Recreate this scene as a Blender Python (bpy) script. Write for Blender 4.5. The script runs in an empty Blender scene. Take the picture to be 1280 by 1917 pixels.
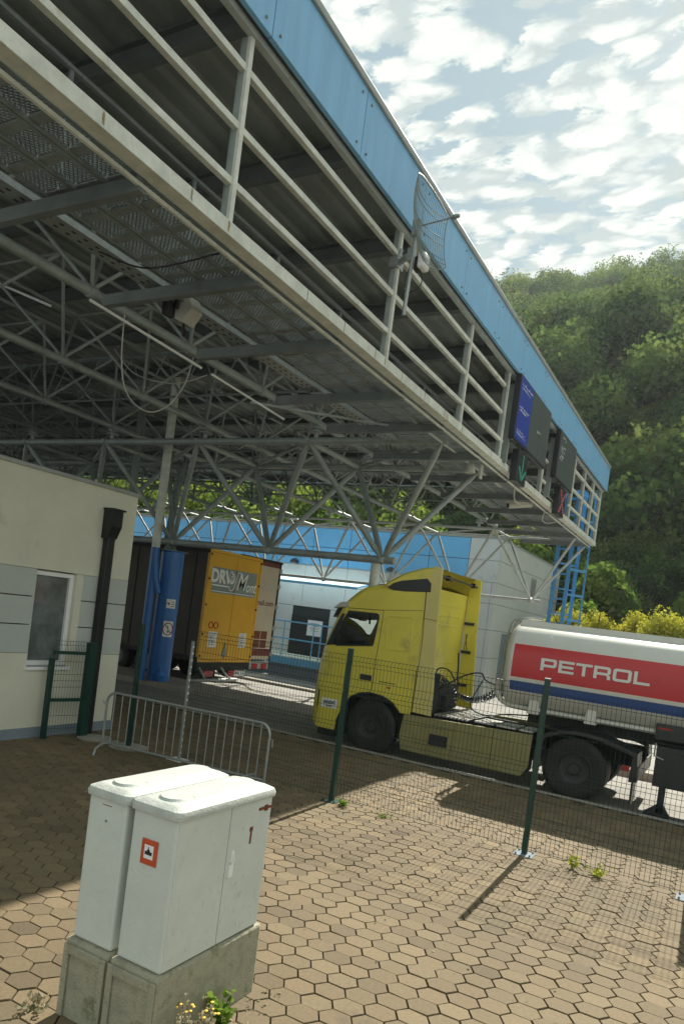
import bpy, bmesh, math, random
import numpy as np
from mathutils import Vector, Matrix
random.seed(7); rng = np.random.default_rng(7)
S = bpy.context.scene
COL = S.collection
rad = math.radians

# ------------------------------------------------------------------ camera
def cam_axes(yaw, pitch, roll):
    cy, sy, cp, sp = math.cos(yaw), math.sin(yaw), math.cos(pitch), math.sin(pitch)
    f = Vector((-sy*cp, cy*cp, sp)); r = Vector((cy, sy, 0)); u = r.cross(f)
    c, s = math.cos(roll), math.sin(roll)
    return c*r+s*u, -s*r+c*u, f
r_, u_, f_ = cam_axes(rad(28.74), rad(-1.23), rad(7.39))
cd = bpy.data.cameras.new('camera'); cam = bpy.data.objects.new('camera', cd); COL.objects.link(cam)
M = Matrix((r_, u_, -f_)).transposed().to_4x4(); M.translation = Vector((0, 0, 2.5)); cam.matrix_world = M
cd.sensor_fit = 'VERTICAL'; cd.sensor_height = 24.0; cd.lens = 1341.0/1917.0*24.0
cd.shift_y = 218.5/1917.0; cd.clip_start = 0.05; cd.clip_end = 3000
S.camera = cam

# ------------------------------------------------------------------ light
SUN_EL, SUN_AZ = rad(41.5), rad(1.5)      # azimuth measured from +Y towards -X
sd = Vector((-math.sin(SUN_AZ)*math.cos(SUN_EL), math.cos(SUN_AZ)*math.cos(SUN_EL), math.sin(SUN_EL)))
sl = bpy.data.lights.new('sun', 'SUN'); sl.energy = 4.9; sl.angle = rad(0.6); sl.color = (1.0, 0.94, 0.83)
so = bpy.data.objects.new('sun', sl); COL.objects.link(so); so.rotation_euler = sd.to_track_quat('Z', 'Y').to_euler()
so.location = (0, 20, 40)
S.view_settings.view_transform = 'Standard'; S.view_settings.look = 'None'
S.view_settings.exposure = 0.86; S.view_settings.gamma = 1.0

W = bpy.data.worlds.new('World'); S.world = W; W.use_nodes = True
nt = W.node_tree; nt.nodes.clear(); N = nt.nodes.new; L = nt.links.new
def node(t, **k):
    n = N(t)
    for a, b in k.items():
        setattr(n, a, b)
    return n
tc = node('ShaderNodeTexCoord')
sky = node('ShaderNodeTexSky', sky_type='NISHITA'); sky.sun_disc = False
sky.sun_elevation = SUN_EL; sky.sun_rotation = -SUN_AZ; sky.air_density = 1.0; sky.dust_density = 1.0
sep = node('ShaderNodeSeparateXYZ'); L(tc.outputs['Generated'], sep.inputs[0])
mz = node('ShaderNodeMath', operation='MAXIMUM'); L(sep.outputs[2], mz.inputs[0]); mz.inputs[1].default_value = 0.04
az_ = node('ShaderNodeMath', operation='ADD'); L(mz.outputs[0], az_.inputs[0]); az_.inputs[1].default_value = 0.10
dx = node('ShaderNodeMath', operation='DIVIDE'); L(sep.outputs[0], dx.inputs[0]); L(az_.outputs[0], dx.inputs[1])
dy = node('ShaderNodeMath', operation='DIVIDE'); L(sep.outputs[1], dy.inputs[0]); L(az_.outputs[0], dy.inputs[1])
cx = node('ShaderNodeCombineXYZ'); L(dx.outputs[0], cx.inputs[0]); L(dy.outputs[0], cx.inputs[1])
mp = node('ShaderNodeMapping'); L(cx.outputs[0], mp.inputs[0]); mp.inputs['Rotation'].default_value = (0, 0, rad(20))
mp.inputs['Scale'].default_value = (1.2, 1.95, 1); mp.inputs['Location'].default_value = (8.1, 4.6, 0)
n1 = node('ShaderNodeTexNoise'); n1.inputs['Scale'].default_value = 0.95; n1.inputs['Detail'].default_value = 3; n1.inputs['Roughness'].default_value = 0.5; n1.inputs['Distortion'].default_value = 0.3
n2 = node('ShaderNodeTexNoise'); n2.inputs['Scale'].default_value = 6.5; n2.inputs['Detail'].default_value = 7; n2.inputs['Roughness'].default_value = 0.64; n2.inputs['Distortion'].default_value = 0.25
v1 = node('ShaderNodeTexVoronoi', feature='SMOOTH_F1'); v1.inputs['Scale'].default_value = 12.0; v1.inputs['Smoothness'].default_value = 0.45
wob = node('ShaderNodeVectorMath', operation='MULTIPLY_ADD'); L(n2.outputs['Color'], wob.inputs[0]); wob.inputs[1].default_value = (0.20, 0.20, 0); L(mp.outputs[0], wob.inputs[2])
L(mp.outputs[0], n1.inputs['Vector']); L(mp.outputs[0], n2.inputs['Vector']); L(wob.outputs[0], v1.inputs['Vector'])
def mth(op, a, b, c=None):
    n = node('ShaderNodeMath', operation=op)
    for i, x in enumerate((a, b, c)):
        if x is None: continue
        if isinstance(x, (int, float)): n.inputs[i].default_value = x
        else: L(x, n.inputs[i])
    return n.outputs[0]
# density: large patches + rounded cells + fine detail
lump = mth('MULTIPLY', mth('SUBTRACT', 0.5, v1.outputs['Distance']), 0.62)
den = mth('ADD', mth('ADD', mth('MULTIPLY', n1.outputs['Fac'], 0.62), lump), mth('MULTIPLY', n2.outputs['Fac'], 0.95))
elev = mth('MULTIPLY', mth('SUBTRACT', 0.86, sep.outputs[2]), 0.42)       # thicker deck toward the horizon
den = mth('ADD', den, elev)
cr = node('ShaderNodeValToRGB'); L(den, cr.inputs[0])
cr.color_ramp.elements[0].position = 0.715; cr.color_ramp.elements[0].color = (0, 0, 0, 1)
cr.color_ramp.elements[1].position = 0.83; cr.color_ramp.elements[1].color = (1, 1, 1, 1)
# grey undersides: the same cells sampled a little further from the sun
mp2 = node('ShaderNodeMapping'); L(wob.outputs[0], mp2.inputs[0]); mp2.inputs['Location'].default_value = (0.02, -0.10, 0.4)
v2 = node('ShaderNodeTexVoronoi', feature='SMOOTH_F1'); v2.inputs['Scale'].default_value = 12.5; v2.inputs['Smoothness'].default_value = 0.35; L(mp2.outputs[0], v2.inputs['Vector'])
n3 = node('ShaderNodeTexNoise'); n3.inputs['Scale'].default_value = 2.2; n3.inputs['Detail'].default_value = 5; L(mp2.outputs[0], n3.inputs['Vector'])
sh = mth('ADD', mth('MULTIPLY', v2.outputs['Distance'], -0.75), mth('ADD', mth('MULTIPLY', n3.outputs['Fac'], 0.6), mth('MULTIPLY', den, 0.36)))
shade = node('ShaderNodeValToRGB'); L(sh, shade.inputs[0])
e = shade.color_ramp.elements; e[0].position = 0.13; e[0].color = (0.30, 0.345, 0.345, 1); e[1].position = 0.36; e[1].color = (0.50, 0.525, 0.485, 1)
x = e.new(0.235); x.color = (0.40, 0.43, 0.42, 1)
sc = node('ShaderNodeVectorMath', operation='SCALE'); L(sky.outputs[0], sc.inputs[0]); sc.inputs['Scale'].default_value = 0.13
mixb = node('ShaderNodeMix', data_type='RGBA'); mixb.inputs[0].default_value = 0.92
L(sc.outputs[0], mixb.inputs[6]); mixb.inputs[7].default_value = (0.165, 0.235, 0.255, 1)
mixc = node('ShaderNodeMix', data_type='RGBA'); L(cr.outputs[0], mixc.inputs[0]); L(mixb.outputs[2], mixc.inputs[6]); L(shade.outputs[0], mixc.inputs[7])
bg = node('ShaderNodeBackground'); L(mixc.outputs[2], bg.inputs[0]); bg.inputs[1].default_value = 1.06
wo = node('ShaderNodeOutputWorld'); L(bg.outputs[0], wo.inputs[0])

# ------------------------------------------------------------------ materials
MATS = {}
def mat(name, color, rough=0.6, metal=0.0, var=0.12, vscale=3.0, bump=0.0, bscale=40.0, dirt=None, dscale=1.5, dthr=0.6,
        trans=0.0, alpha=1.0, emit=None, estr=0.0, spec=None, attr=None, streak=False, coat=0.0):
    if name in MATS: return MATS[name]
    m = bpy.data.materials.new(name); m.use_nodes = True; MATS[name] = m
    t = m.node_tree; b = t.nodes['Principled BSDF']
    b.inputs['Roughness'].default_value = rough; b.inputs['Metallic'].default_value = metal
    if spec is not None: b.inputs['Specular IOR Level'].default_value = spec
    if coat: b.inputs['Coat Weight'].default_value = coat; b.inputs['Coat Roughness'].default_value = 0.15
    tc = t.nodes.new('ShaderNodeTexCoord')
    vec = tc.outputs['Object']
    if streak:
        mp = t.nodes.new('ShaderNodeMapping'); mp.inputs['Scale'].default_value = (6, 6, 0.6); t.links.new(vec, mp.inputs[0]); vec = mp.outputs[0]
    n = t.nodes.new('ShaderNodeTexNoise'); n.inputs['Scale'].default_value = vscale; n.inputs['Detail'].default_value = 6; n.inputs['Roughness'].default_value = 0.65
    t.links.new(vec, n.inputs['Vector'])
    mr = t.nodes.new('ShaderNodeMapRange'); mr.inputs[1].default_value = 0.3; mr.inputs[2].default_value = 0.7
    mr.inputs[3].default_value = 1-var; mr.inputs[4].default_value = 1+var; t.links.new(n.outputs['Fac'], mr.inputs[0])
    vm = t.nodes.new('ShaderNodeVectorMath'); vm.operation = 'SCALE'; t.links.new(mr.outputs[0], vm.inputs['Scale'])
    if attr:
        at = t.nodes.new('ShaderNodeAttribute'); at.attribute_name = attr; t.links.new(at.outputs['Color'], vm.inputs[0])
    else: vm.inputs[0].default_value = color[:3]
    out = vm.outputs[0]
    if dirt:
        d = t.nodes.new('ShaderNodeTexNoise'); d.inputs['Scale'].default_value = dscale; d.inputs['Detail'].default_value = 8; d.inputs['Roughness'].default_value = 0.7
        t.links.new(vec, d.inputs['Vector'])
        r = t.nodes.new('ShaderNodeMapRange'); r.inputs[1].default_value = dthr; r.inputs[2].default_value = dthr+0.12; r.inputs[4].default_value = 0.8
        t.links.new(d.outputs['Fac'], r.inputs[0])
        mx = t.nodes.new('ShaderNodeMix'); mx.data_type = 'RGBA'; t.links.new(r.outputs[0], mx.inputs[0]); t.links.new(out, mx.inputs[6]); mx.inputs[7].default_value = (*dirt, 1)
        out = mx.outputs[2]
    t.links.new(out, b.inputs['Base Color'])
    if bump:
        bn = t.nodes.new('ShaderNodeTexNoise'); bn.inputs['Scale'].default_value = bscale; bn.inputs['Detail'].default_value = 4; t.links.new(tc.outputs['Object'], bn.inputs['Vector'])
        bp = t.nodes.new('ShaderNodeBump'); bp.inputs['Strength'].default_value = bump; bp.inputs['Distance'].default_value = 0.02
        t.links.new(bn.outputs['Fac'], bp.inputs['Height']); t.links.new(bp.outputs[0], b.inputs['Normal'])
    if emit: b.inputs['Emission Color'].default_value = (*emit, 1); b.inputs['Emission Strength'].default_value = estr
    if trans: b.inputs['Transmission Weight'].default_value = trans
    if alpha < 1: b.inputs['Alpha'].default_value = alpha
    return m
def leafmat(name, c1, c2, tr=0.35):
    m = bpy.data.materials.new(name); m.use_nodes = True; MATS[name] = m; t = m.node_tree; t.nodes.clear()
    o = t.nodes.new('ShaderNodeOutputMaterial'); d = t.nodes.new('ShaderNodeBsdfDiffuse'); tl = t.nodes.new('ShaderNodeBsdfTranslucent')
    at = t.nodes.new('ShaderNodeAttribute'); at.attribute_name = 'tone'
    mx = t.nodes.new('ShaderNodeMix'); mx.data_type = 'RGBA'; mx.inputs[6].default_value = (*c1, 1); mx.inputs[7].default_value = (*c2, 1)
    t.links.new(at.outputs['Fac'], mx.inputs[0]); t.links.new(mx.outputs[2], d.inputs[0]); t.links.new(mx.outputs[2], tl.inputs[0])
    tcn = t.nodes.new('ShaderNodeTexCoord'); nn = t.nodes.new('ShaderNodeTexNoise'); nn.inputs['Scale'].default_value = 0.12; nn.inputs['Detail'].default_value = 3; t.links.new(tcn.outputs['Object'], nn.inputs['Vector'])
    hs = t.nodes.new('ShaderNodeHueSaturation'); t.links.new(mx.outputs[2], hs.inputs['Color'])
    r1 = t.nodes.new('ShaderNodeMapRange'); r1.inputs[1].default_value = 0.35; r1.inputs[2].default_value = 0.65; r1.inputs[3].default_value = 0.47; r1.inputs[4].default_value = 0.525; t.links.new(nn.outputs['Fac'], r1.inputs[0]); t.links.new(r1.outputs[0], hs.inputs['Hue'])
    r2 = t.nodes.new('ShaderNodeMapRange'); r2.inputs[1].default_value = 0.3; r2.inputs[2].default_value = 0.7; r2.inputs[3].default_value = 1.25; r2.inputs[4].default_value = 0.75; t.links.new(nn.outputs['Fac'], r2.inputs[0]); t.links.new(r2.outputs[0], hs.inputs['Value'])
    t.links.new(hs.outputs[0], d.inputs[0]); t.links.new(hs.outputs[0], tl.inputs[0])
    ms = t.nodes.new('ShaderNodeMixShader'); ms.inputs[0].default_value = tr; t.links.new(d.outputs[0], ms.inputs[1]); t.links.new(tl.outputs[0], ms.inputs[2]); t.links.new(ms.outputs[0], o.inputs[0])
    return m
def glassmat(name, tint=(0.8, 0.9, 0.9), mixf=0.75):
    m = bpy.data.materials.new(name); m.use_nodes = True; MATS[name] = m; t = m.node_tree; t.nodes.clear()
    o = t.nodes.new('ShaderNodeOutputMaterial'); g = t.nodes.new('ShaderNodeBsdfGlossy'); g.inputs['Roughness'].default_value = 0.03
    tr = t.nodes.new('ShaderNodeBsdfTransparent'); tr.inputs[0].default_value = (*tint, 1)
    fr = t.nodes.new('ShaderNodeFresnel'); fr.inputs[0].default_value = 1.5
    ms = t.nodes.new('ShaderNodeMixShader'); t.links.new(fr.outputs[0], ms.inputs[0]); t.links.new(tr.outputs[0], ms.inputs[1]); t.links.new(g.outputs[0], ms.inputs[2]); t.links.new(ms.outputs[0], o.inputs[0])
    return m
def transl(name, c):
    m = bpy.data.materials.new(name); m.use_nodes = True; MATS[name] = m; t = m.node_tree; t.nodes.clear()
    o = t.nodes.new('ShaderNodeOutputMaterial'); d = t.nodes.new('ShaderNodeBsdfDiffuse'); tl = t.nodes.new('ShaderNodeBsdfTranslucent')
    d.inputs[0].default_value = (*c, 1); tl.inputs[0].default_value = (*c, 1)
    ms = t.nodes.new('ShaderNodeMixShader'); ms.inputs[0].default_value = 0.7; t.links.new(d.outputs[0], ms.inputs[1]); t.links.new(tl.outputs[0], ms.inputs[2]); t.links.new(ms.outputs[0], o.inputs[0])
    return m
m_steel = mat('painted_steel', (0.44, 0.48, 0.46), 0.5, 0.1, 0.16, 4, dirt=(0.20, 0.12, 0.07), dscale=6, dthr=0.66)
m_rail = mat('weathered_rail_paint', (0.62, 0.64, 0.56), 0.5, 0.05, 0.18, 5, dirt=(0.34, 0.25, 0.13), dscale=1.6, dthr=0.585)
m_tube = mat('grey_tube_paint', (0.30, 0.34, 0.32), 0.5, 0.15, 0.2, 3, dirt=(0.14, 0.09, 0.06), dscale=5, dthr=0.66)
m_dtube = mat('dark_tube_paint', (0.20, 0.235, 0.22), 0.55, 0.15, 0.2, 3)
m_galv = mat('galvanised', (0.33, 0.36, 0.35), 0.42, 0.55, 0.15, 12)
m_grate = mat('grating_steel', (0.26, 0.30, 0.30), 0.5, 0.4, 0.2, 6, dirt=(0.13, 0.08, 0.05), dscale=3, dthr=0.62)
m_deck = mat('roof_deck', (0.23, 0.26, 0.245), 0.6, 0.0, 0.2, 1.2, dirt=(0.16, 0.17, 0.15), dscale=0.6, dthr=0.55)
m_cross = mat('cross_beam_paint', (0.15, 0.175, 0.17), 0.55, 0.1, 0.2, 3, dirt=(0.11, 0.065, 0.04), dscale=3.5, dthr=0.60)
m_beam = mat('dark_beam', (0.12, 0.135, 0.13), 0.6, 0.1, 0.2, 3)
m_blue = mat('fascia_blue', (0.20, 0.45, 0.70), 0.42, 0.0, 0.10, 0.8, streak=True)
m_rim = mat('wheel_rim_grey', (0.045, 0.048, 0.048), 0.45, 0.4, 0.3, 8)
m_bluec = mat('column_blue', (0.03, 0.16, 0.46), 0.35, 0.0, 0.12, 2)
m_blueb = mat('facade_blue', (0.16, 0.46, 0.76), 0.3, 0.0, 0.07, 0.6)
m_bluel = mat('ladder_blue', (0.06, 0.25, 0.50), 0.45, 0.0, 0.12, 4)
m_rblue = mat('railing_blue', (0.16, 0.46, 0.72), 0.45, 0.0, 0.1, 4)
m_cop = mat('grey_coping', (0.34, 0.36, 0.34), 0.5, 0.3, 0.15, 3)
m_groove = mat('panel_joint', (0.03, 0.035, 0.035), 0.8, 0, 0.05)
m_fgrey = mat('facade_grey', (0.56, 0.58, 0.55), 0.45, 0.0, 0.06, 0.5, dirt=(0.33, 0.33, 0.31), dscale=0.7, dthr=0.6)
m_cream = mat('wall_cream', (0.66, 0.65, 0.52), 0.85, 0.0, 0.06, 1.5, 0.15, 90, dirt=(0.44, 0.41, 0.31), dscale=1.0, dthr=0.64)
m_wgrey = mat('wall_greyblue', (0.47, 0.51, 0.47), 0.8, 0.0, 0.05, 1.5, 0.1, 90)
m_plinth = mat('plinth_grey', (0.20, 0.24, 0.27), 0.85, 0.0, 0.12, 4, 0.2, 60)
m_black = mat('black_rubber', (0.012, 0.012, 0.012), 0.65, 0, 0.4, 6, dirt=(0.035, 0.033, 0.028), dscale=5, dthr=0.62)
m_blackp = mat('black_plastic', (0.018, 0.022, 0.024), 0.38, 0, 0.2, 4)
m_pipe = mat('dark_downpipe', (0.022, 0.026, 0.028), 0.35, 0.3, 0.2, 4)
m_white = mat('white_paint', (0.80, 0.81, 0.79), 0.45, 0, 0.05, 3)
m_yel = mat('truck_yellow', (0.68, 0.59, 0.07), 0.30, 0, 0.10, 1.2, dirt=(0.42, 0.36, 0.11), dscale=1.6, dthr=0.57, coat=0.4)
m_yeld = mat('truck_yellow_dust_shade', (0.25, 0.225, 0.085), 0.5, 0, 0.16, 3, dirt=(0.22, 0.20, 0.12), dscale=2.5, dthr=0.52)  # skirt yellow darkened in the colour for both dust and shade
m_fair = mat('fairing_yellow', (0.60, 0.52, 0.17), 0.4, 0, 0.07, 1.5, coat=0.2)
m_tyel = mat('trailer_yellow', (0.66, 0.36, 0.015), 0.42, 0, 0.08, 1.2, dirt=(0.45, 0.30, 0.06), dscale=1.5, dthr=0.6)
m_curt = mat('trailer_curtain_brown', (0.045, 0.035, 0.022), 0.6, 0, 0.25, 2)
m_tcream = mat('trailer_cream', (0.50, 0.43, 0.31), 0.5, 0, 0.08, 1.2)
m_maroon = mat('maroon', (0.14, 0.03, 0.02), 0.5)
m_sgrey = mat('sign_grey_green', (0.20, 0.25, 0.24), 0.5)
m_swhite = mat('letter_white', (0.72, 0.74, 0.70), 0.5, 0, 0.04)
m_tank = mat('tank_white', (0.60, 0.60, 0.54), 0.35, 0.15, 0.07, 1.2, dirt=(0.34, 0.31, 0.25), dscale=1.4, dthr=0.62)
m_red = mat('livery_red', (0.50, 0.018, 0.022), 0.35, 0, 0.06, 2, coat=0.2)
m_navy = mat('livery_blue', (0.02, 0.07, 0.26), 0.35, 0, 0.08, 2, coat=0.2)
m_cab = mat('cabinet_white', (0.58, 0.625, 0.58), 0.55, 0, 0.07, 3.5, 0.15, 55, dirt=(0.42, 0.44, 0.38), dscale=9.0, dthr=0.625)
m_lid = mat('cabinet_lid_dimmed', (0.46, 0.49, 0.45), 0.6, 0, 0.10, 9, 0.25, 60, dirt=(0.33, 0.34, 0.28), dscale=7, dthr=0.60)  # cabinet white darkened in the colour so sunlight does not burn out the lid
m_conc = mat('mossy_concrete', (0.34, 0.33, 0.24), 0.95, 0, 0.30, 6, 0.5, 70, dirt=(0.13, 0.14, 0.07), dscale=6, dthr=0.53)
m_green = mat('fence_green', (0.006, 0.042, 0.030), 0.42, 0.1, 0.15, 6)
m_wire = mat('fence_wire', (0.012, 0.04, 0.032), 0.42, 0.2, 0.1)
m_rust = mat('rust', (0.16, 0.05, 0.02), 0.85, 0, 0.4, 25)
m_rustl = mat('light_rust', (0.30, 0.22, 0.10), 0.85, 0, 0.5, 30)
m_orange = mat('orange_red_label', (0.50, 0.075, 0.02), 0.5, 0, 0.15, 30)
m_dk = mat('dark_interior', (0.02, 0.02, 0.022), 0.8)
m_lamp = mat('lamp_housing', (0.42, 0.42, 0.36), 0.55, 0, 0.1)
m_glass = glassmat('window_glass')
m_glassd = mat('sky_mottled_glass', (0.13, 0.15, 0.145), 0.06, 0, 0.45, 3.0, spec=0.8)  # grey-green mottle in the colour paints cloudy sky reflections
m_awn = mat('glowing_awning_sheet', (0.75, 0.85, 0.88), 0.4, emit=(0.72, 0.92, 1.0), estr=0.62)  # glow put into the sheet for its lit look; it is no lamp
m_road = mat('asphalt', (0.27, 0.26, 0.23), 0.9, 0, 0.2, 1.2, 0.4, 120, dirt=(0.15, 0.145, 0.13), dscale=0.5, dthr=0.58)
m_kerb = mat('kerb_stone', (0.33, 0.31, 0.26), 0.9, 0, 0.2, 4, 0.3, 60)
m_joint = mat('joint_soil', (0.030, 0.024, 0.012), 1.0, 0, 0.4, 12, 0.6, 90)
m_pav = mat('paver', (1, 1, 1), 0.85, 0, 0.16, 40, 0.35, 240, attr='tint', dirt=(0.085, 0.07, 0.045), dscale=0.9, dthr=0.60)
m_soil = mat('dry_ground', (0.16, 0.14, 0.08), 1.0, 0, 0.3, 0.3, 0.3, 5, dirt=(0.06, 0.08, 0.03), dscale=0.15, dthr=0.45)
m_hill = mat('hill_soil', (0.035, 0.055, 0.022), 1.0, 0, 0.4, 0.2, dirt=(0.16, 0.145, 0.12), dscale=0.08, dthr=0.62)
m_bark = mat('bark', (0.07, 0.055, 0.04), 0.9, 0, 0.3, 8)
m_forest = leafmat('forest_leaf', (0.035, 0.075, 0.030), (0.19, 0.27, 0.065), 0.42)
m_leaf = leafmat('tree_leaf', (0.045, 0.10, 0.022), (0.20, 0.30, 0.05), 0.5)
m_broom = leafmat('broom_leaf', (0.20, 0.26, 0.04), (0.60, 0.56, 0.07), 0.5)
m_weed = leafmat('weed_leaf', (0.09, 0.17, 0.03), (0.22, 0.34, 0.05), 0.45)
m_weedy = leafmat('pale_weed_leaf', (0.22, 0.28, 0.03), (0.48, 0.52, 0.07), 0.45)
m_dry = leafmat('dry_weed', (0.25, 0.22, 0.12), (0.45, 0.42, 0.30), 0.3)
m_flow = mat('yellow_flower', (0.75, 0.50, 0.02), 0.6)
m_ledg = mat('green_led', (0.03, 0.20, 0.13), 0.4, emit=(0.04, 0.30, 0.22), estr=0.10)
m_ledr = mat('red_led', (0.40, 0.06, 0.07), 0.4, emit=(0.60, 0.12, 0.16), estr=0.15)
m_board = mat('board_face', (0.07, 0.085, 0.085), 0.4, 0, 0.1, 2)
m_boardb = mat('board_blue', (0.015, 0.045, 0.33), 0.4, 0, 0.06, 3)
m_cable = mat('cable_light', (0.45, 0.44, 0.40), 0.6)
m_redl = mat('tail_light_red', (0.35, 0.02, 0.02), 0.25)
m_chrome = mat('bright_metal', (0.55, 0.55, 0.53), 0.3, 0.7, 0.1)

# ------------------------------------------------------------------ mesh helper
class MB:
    def __init__(s): s.v = []; s.f = []; s.mi = []; s.c = 0
    def poly(s, pts, mi=None):
        i = len(s.v); s.v += [tuple(p) for p in pts]; s.f.append(tuple(range(i, i+len(pts)))); s.mi.append(s.c if mi is None else mi)
    def box(s, x0, y0, z0, x1, y1, z1, mi=None):
        x0, x1 = min(x0, x1), max(x0, x1); y0, y1 = min(y0, y1), max(y0, y1); z0, z1 = min(z0, z1), max(z0, z1)
        i = len(s.v); s.v += [(x, y, z) for z in (z0, z1) for y in (y0, y1) for x in (x0, x1)]
        for f in ((0, 2, 3, 1), (4, 5, 7, 6), (0, 1, 5, 4), (2, 6, 7, 3), (0, 4, 6, 2), (1, 3, 7, 5)):
            s.f.append(tuple(i+k for k in f)); s.mi.append(s.c if mi is None else mi)
        return s
    def bar(s, p, q, w, h, up=(0, 0, 1), mi=None):
        p, q = Vector(p), Vector(q); d = (q-p).normalized(); u = Vector(up)
        a = d.cross(u)
        if a.length < 1e-4: a = d.cross(Vector((1, 0, 0)))
        a.normalize(); b = a.cross(d).normalized()
        i = len(s.v)
        for c in (p, q):
            for sx, sz in ((-1, -1), (1, -1), (1, 1), (-1, 1)): s.v.append(tuple(c+a*sx*w/2+b*sz*h/2))
        for f in ((0, 3, 2, 1), (4, 5, 6, 7), (0, 1, 5, 4), (1, 2, 6, 5), (2, 3, 7, 6), (3, 0, 4, 7)):
            s.f.append(tuple(i+k for k in f)); s.mi.append(s.c if mi is None else mi)
        return s
    def path(s, pts, r, n=8, cap=True, mi=None):
        pts = [Vector(p) for p in pts]; k = len(pts); rs = r if isinstance(r, (list, tuple)) else [r]*k
        i = len(s.v); pa = None
        for j, p in enumerate(pts):
            d = (pts[min(j+1, k-1)]-pts[max(j-1, 0)])
            if d.length < 1e-7: d = Vector((0, 0, 1))
            d.normalize()
            if pa is None:
                a = d.cross(Vector((0, 0, 1)))
                if a.length < 1e-3: a = d.cross(Vector((1, 0, 0)))
            else: a = pa-d*pa.dot(d)
            a.normalize(); pa = a; b = d.cross(a)
            for t in range(n):
                an = 2*math.pi*t/n; s.v.append(tuple(p+(a*math.cos(an)+b*math.sin(an))*rs[j]))
        m = s.c if mi is None else mi
        for j in range(k-1):
            for t in range(n):
                s.f.append((i+j*n+t, i+j*n+(t+1) % n, i+(j+1)*n+(t+1) % n, i+(j+1)*n+t)); s.mi.append(m)
        if cap:
            s.f.append(tuple(i+t for t in reversed(range(n)))); s.mi.append(m)
            s.f.append(tuple(i+(k-1)*n+t for t in range(n))); s.mi.append(m)
        return s
    def tube(s, p, q, r, n=8, mi=None): return s.path([p, q], r, n, True, mi)
    def prism(s, prof, axis, a0, a1, mi=None):
        """prof: 2D loop; axis 'x','y','z' is the extrusion axis"""
        def P(u, v, w):
            return {'y': (u, w, v), 'x': (w, u, v), 'z': (u, v, w)}[axis]
        i = len(s.v); n = len(prof)
        for w in (a0, a1): s.v += [P(u, v, w) for u, v in prof]
        m = s.c if mi is None else mi
        s.f.append(tuple(i+t for t in range(n))); s.mi.append(m)
        s.f.append(tuple(i+n+t for t in reversed(range(n)))); s.mi.append(m)
        for t in range(n): s.f.append((i+t, i+n+t, i+n+(t+1) % n, i+(t+1) % n)); s.mi.append(m)
        return s
    def lathe(s, prof, c, axis='y', n=24, mi=None, cap=True):
        """prof: (radius, along) pairs"""
        i = len(s.v); k = len(prof); c = Vector(c)
        for r, w in prof:
            for t in range(n):
                a = 2*math.pi*t/n; u, v = r*math.cos(a), r*math.sin(a)
                s.v.append(tuple(c+Vector({'y': (u, w, v), 'x': (w, u, v), 'z': (u, v, w)}[axis])))
        m = s.c if mi is None else mi
        for j in range(k-1):
            for t in range(n): s.f.append((i+j*n+t, i+j*n+(t+1) % n, i+(j+1)*n+(t+1) % n, i+(j+1)*n+t)); s.mi.append(m)
        if cap: s.f.append(tuple(i+t for t in range(n))); s.mi.append(m); s.f.append(tuple(i+(k-1)*n+t for t in range(n))); s.mi.append(m)
        return s
    def build(s, name, m, parent=None, smooth=False, bevel=0, loc=None, fix=True):
        v = s.v
        if parent is not None:
            o0 = worldloc(parent)
        elif loc is not None: o0 = Vector(loc)
        else:
            a = np.array(v); o0 = Vector(((a[:, 0].min()+a[:, 0].max())/2, (a[:, 1].min()+a[:, 1].max())/2, a[:, 2].min()))
        me = bpy.data.meshes.new(name); me.from_pydata([(p[0]-o0.x, p[1]-o0.y, p[2]-o0.z) for p in v], [], s.f)
        ms = m if isinstance(m, (list, tuple)) else [m]
        for x in ms: me.materials.append(x)
        me.polygons.foreach_set('material_index', s.mi)
        if fix:
            bm = bmesh.new(); bm.from_mesh(me); bmesh.ops.recalc_face_normals(bm, faces=bm.faces); bm.to_mesh(me); bm.free()
        if smooth:
            me.polygons.foreach_set('use_smooth', [True]*len(me.polygons))
            me.set_sharp_from_angle(angle=rad(38))
        me.update()
        o = bpy.data.objects.new(name, me); COL.objects.link(o)
        if parent is not None: o.parent = parent
        else: o.location = o0
        if bevel:
            b = o.modifiers.new('bevel', 'BEVEL'); b.width = bevel; b.segments = 2; b.limit_method = 'ANGLE'; b.angle_limit = rad(40)
            b.harden_normals = False
        return o
def worldloc(o):
    p = Vector(o.location)
    while o.parent is not None:
        o = o.parent; p += Vector(o.location)
    return p
def tag(o, label=None, cat=None, group=None, kind=None):
    if label: o['label'] = label
    if cat: o['category'] = cat
    if group: o['group'] = group
    if kind: o['kind'] = kind
    return o
def thing(name, loc, label, cat, group=None):
    o = bpy.data.objects.new(name, None); COL.objects.link(o); o.location = loc; o.empty_display_size = 0.2
    return tag(o, label, cat, group)
def copy_tree(o, parent=None, loc=None):
    c = o.copy(); COL.objects.link(c)
    if parent is not None: c.parent = parent
    if loc is not None: c.location = loc
    for ch in [x for x in bpy.data.objects if x.parent == o]: copy_tree(ch, c)
    return c
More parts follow.
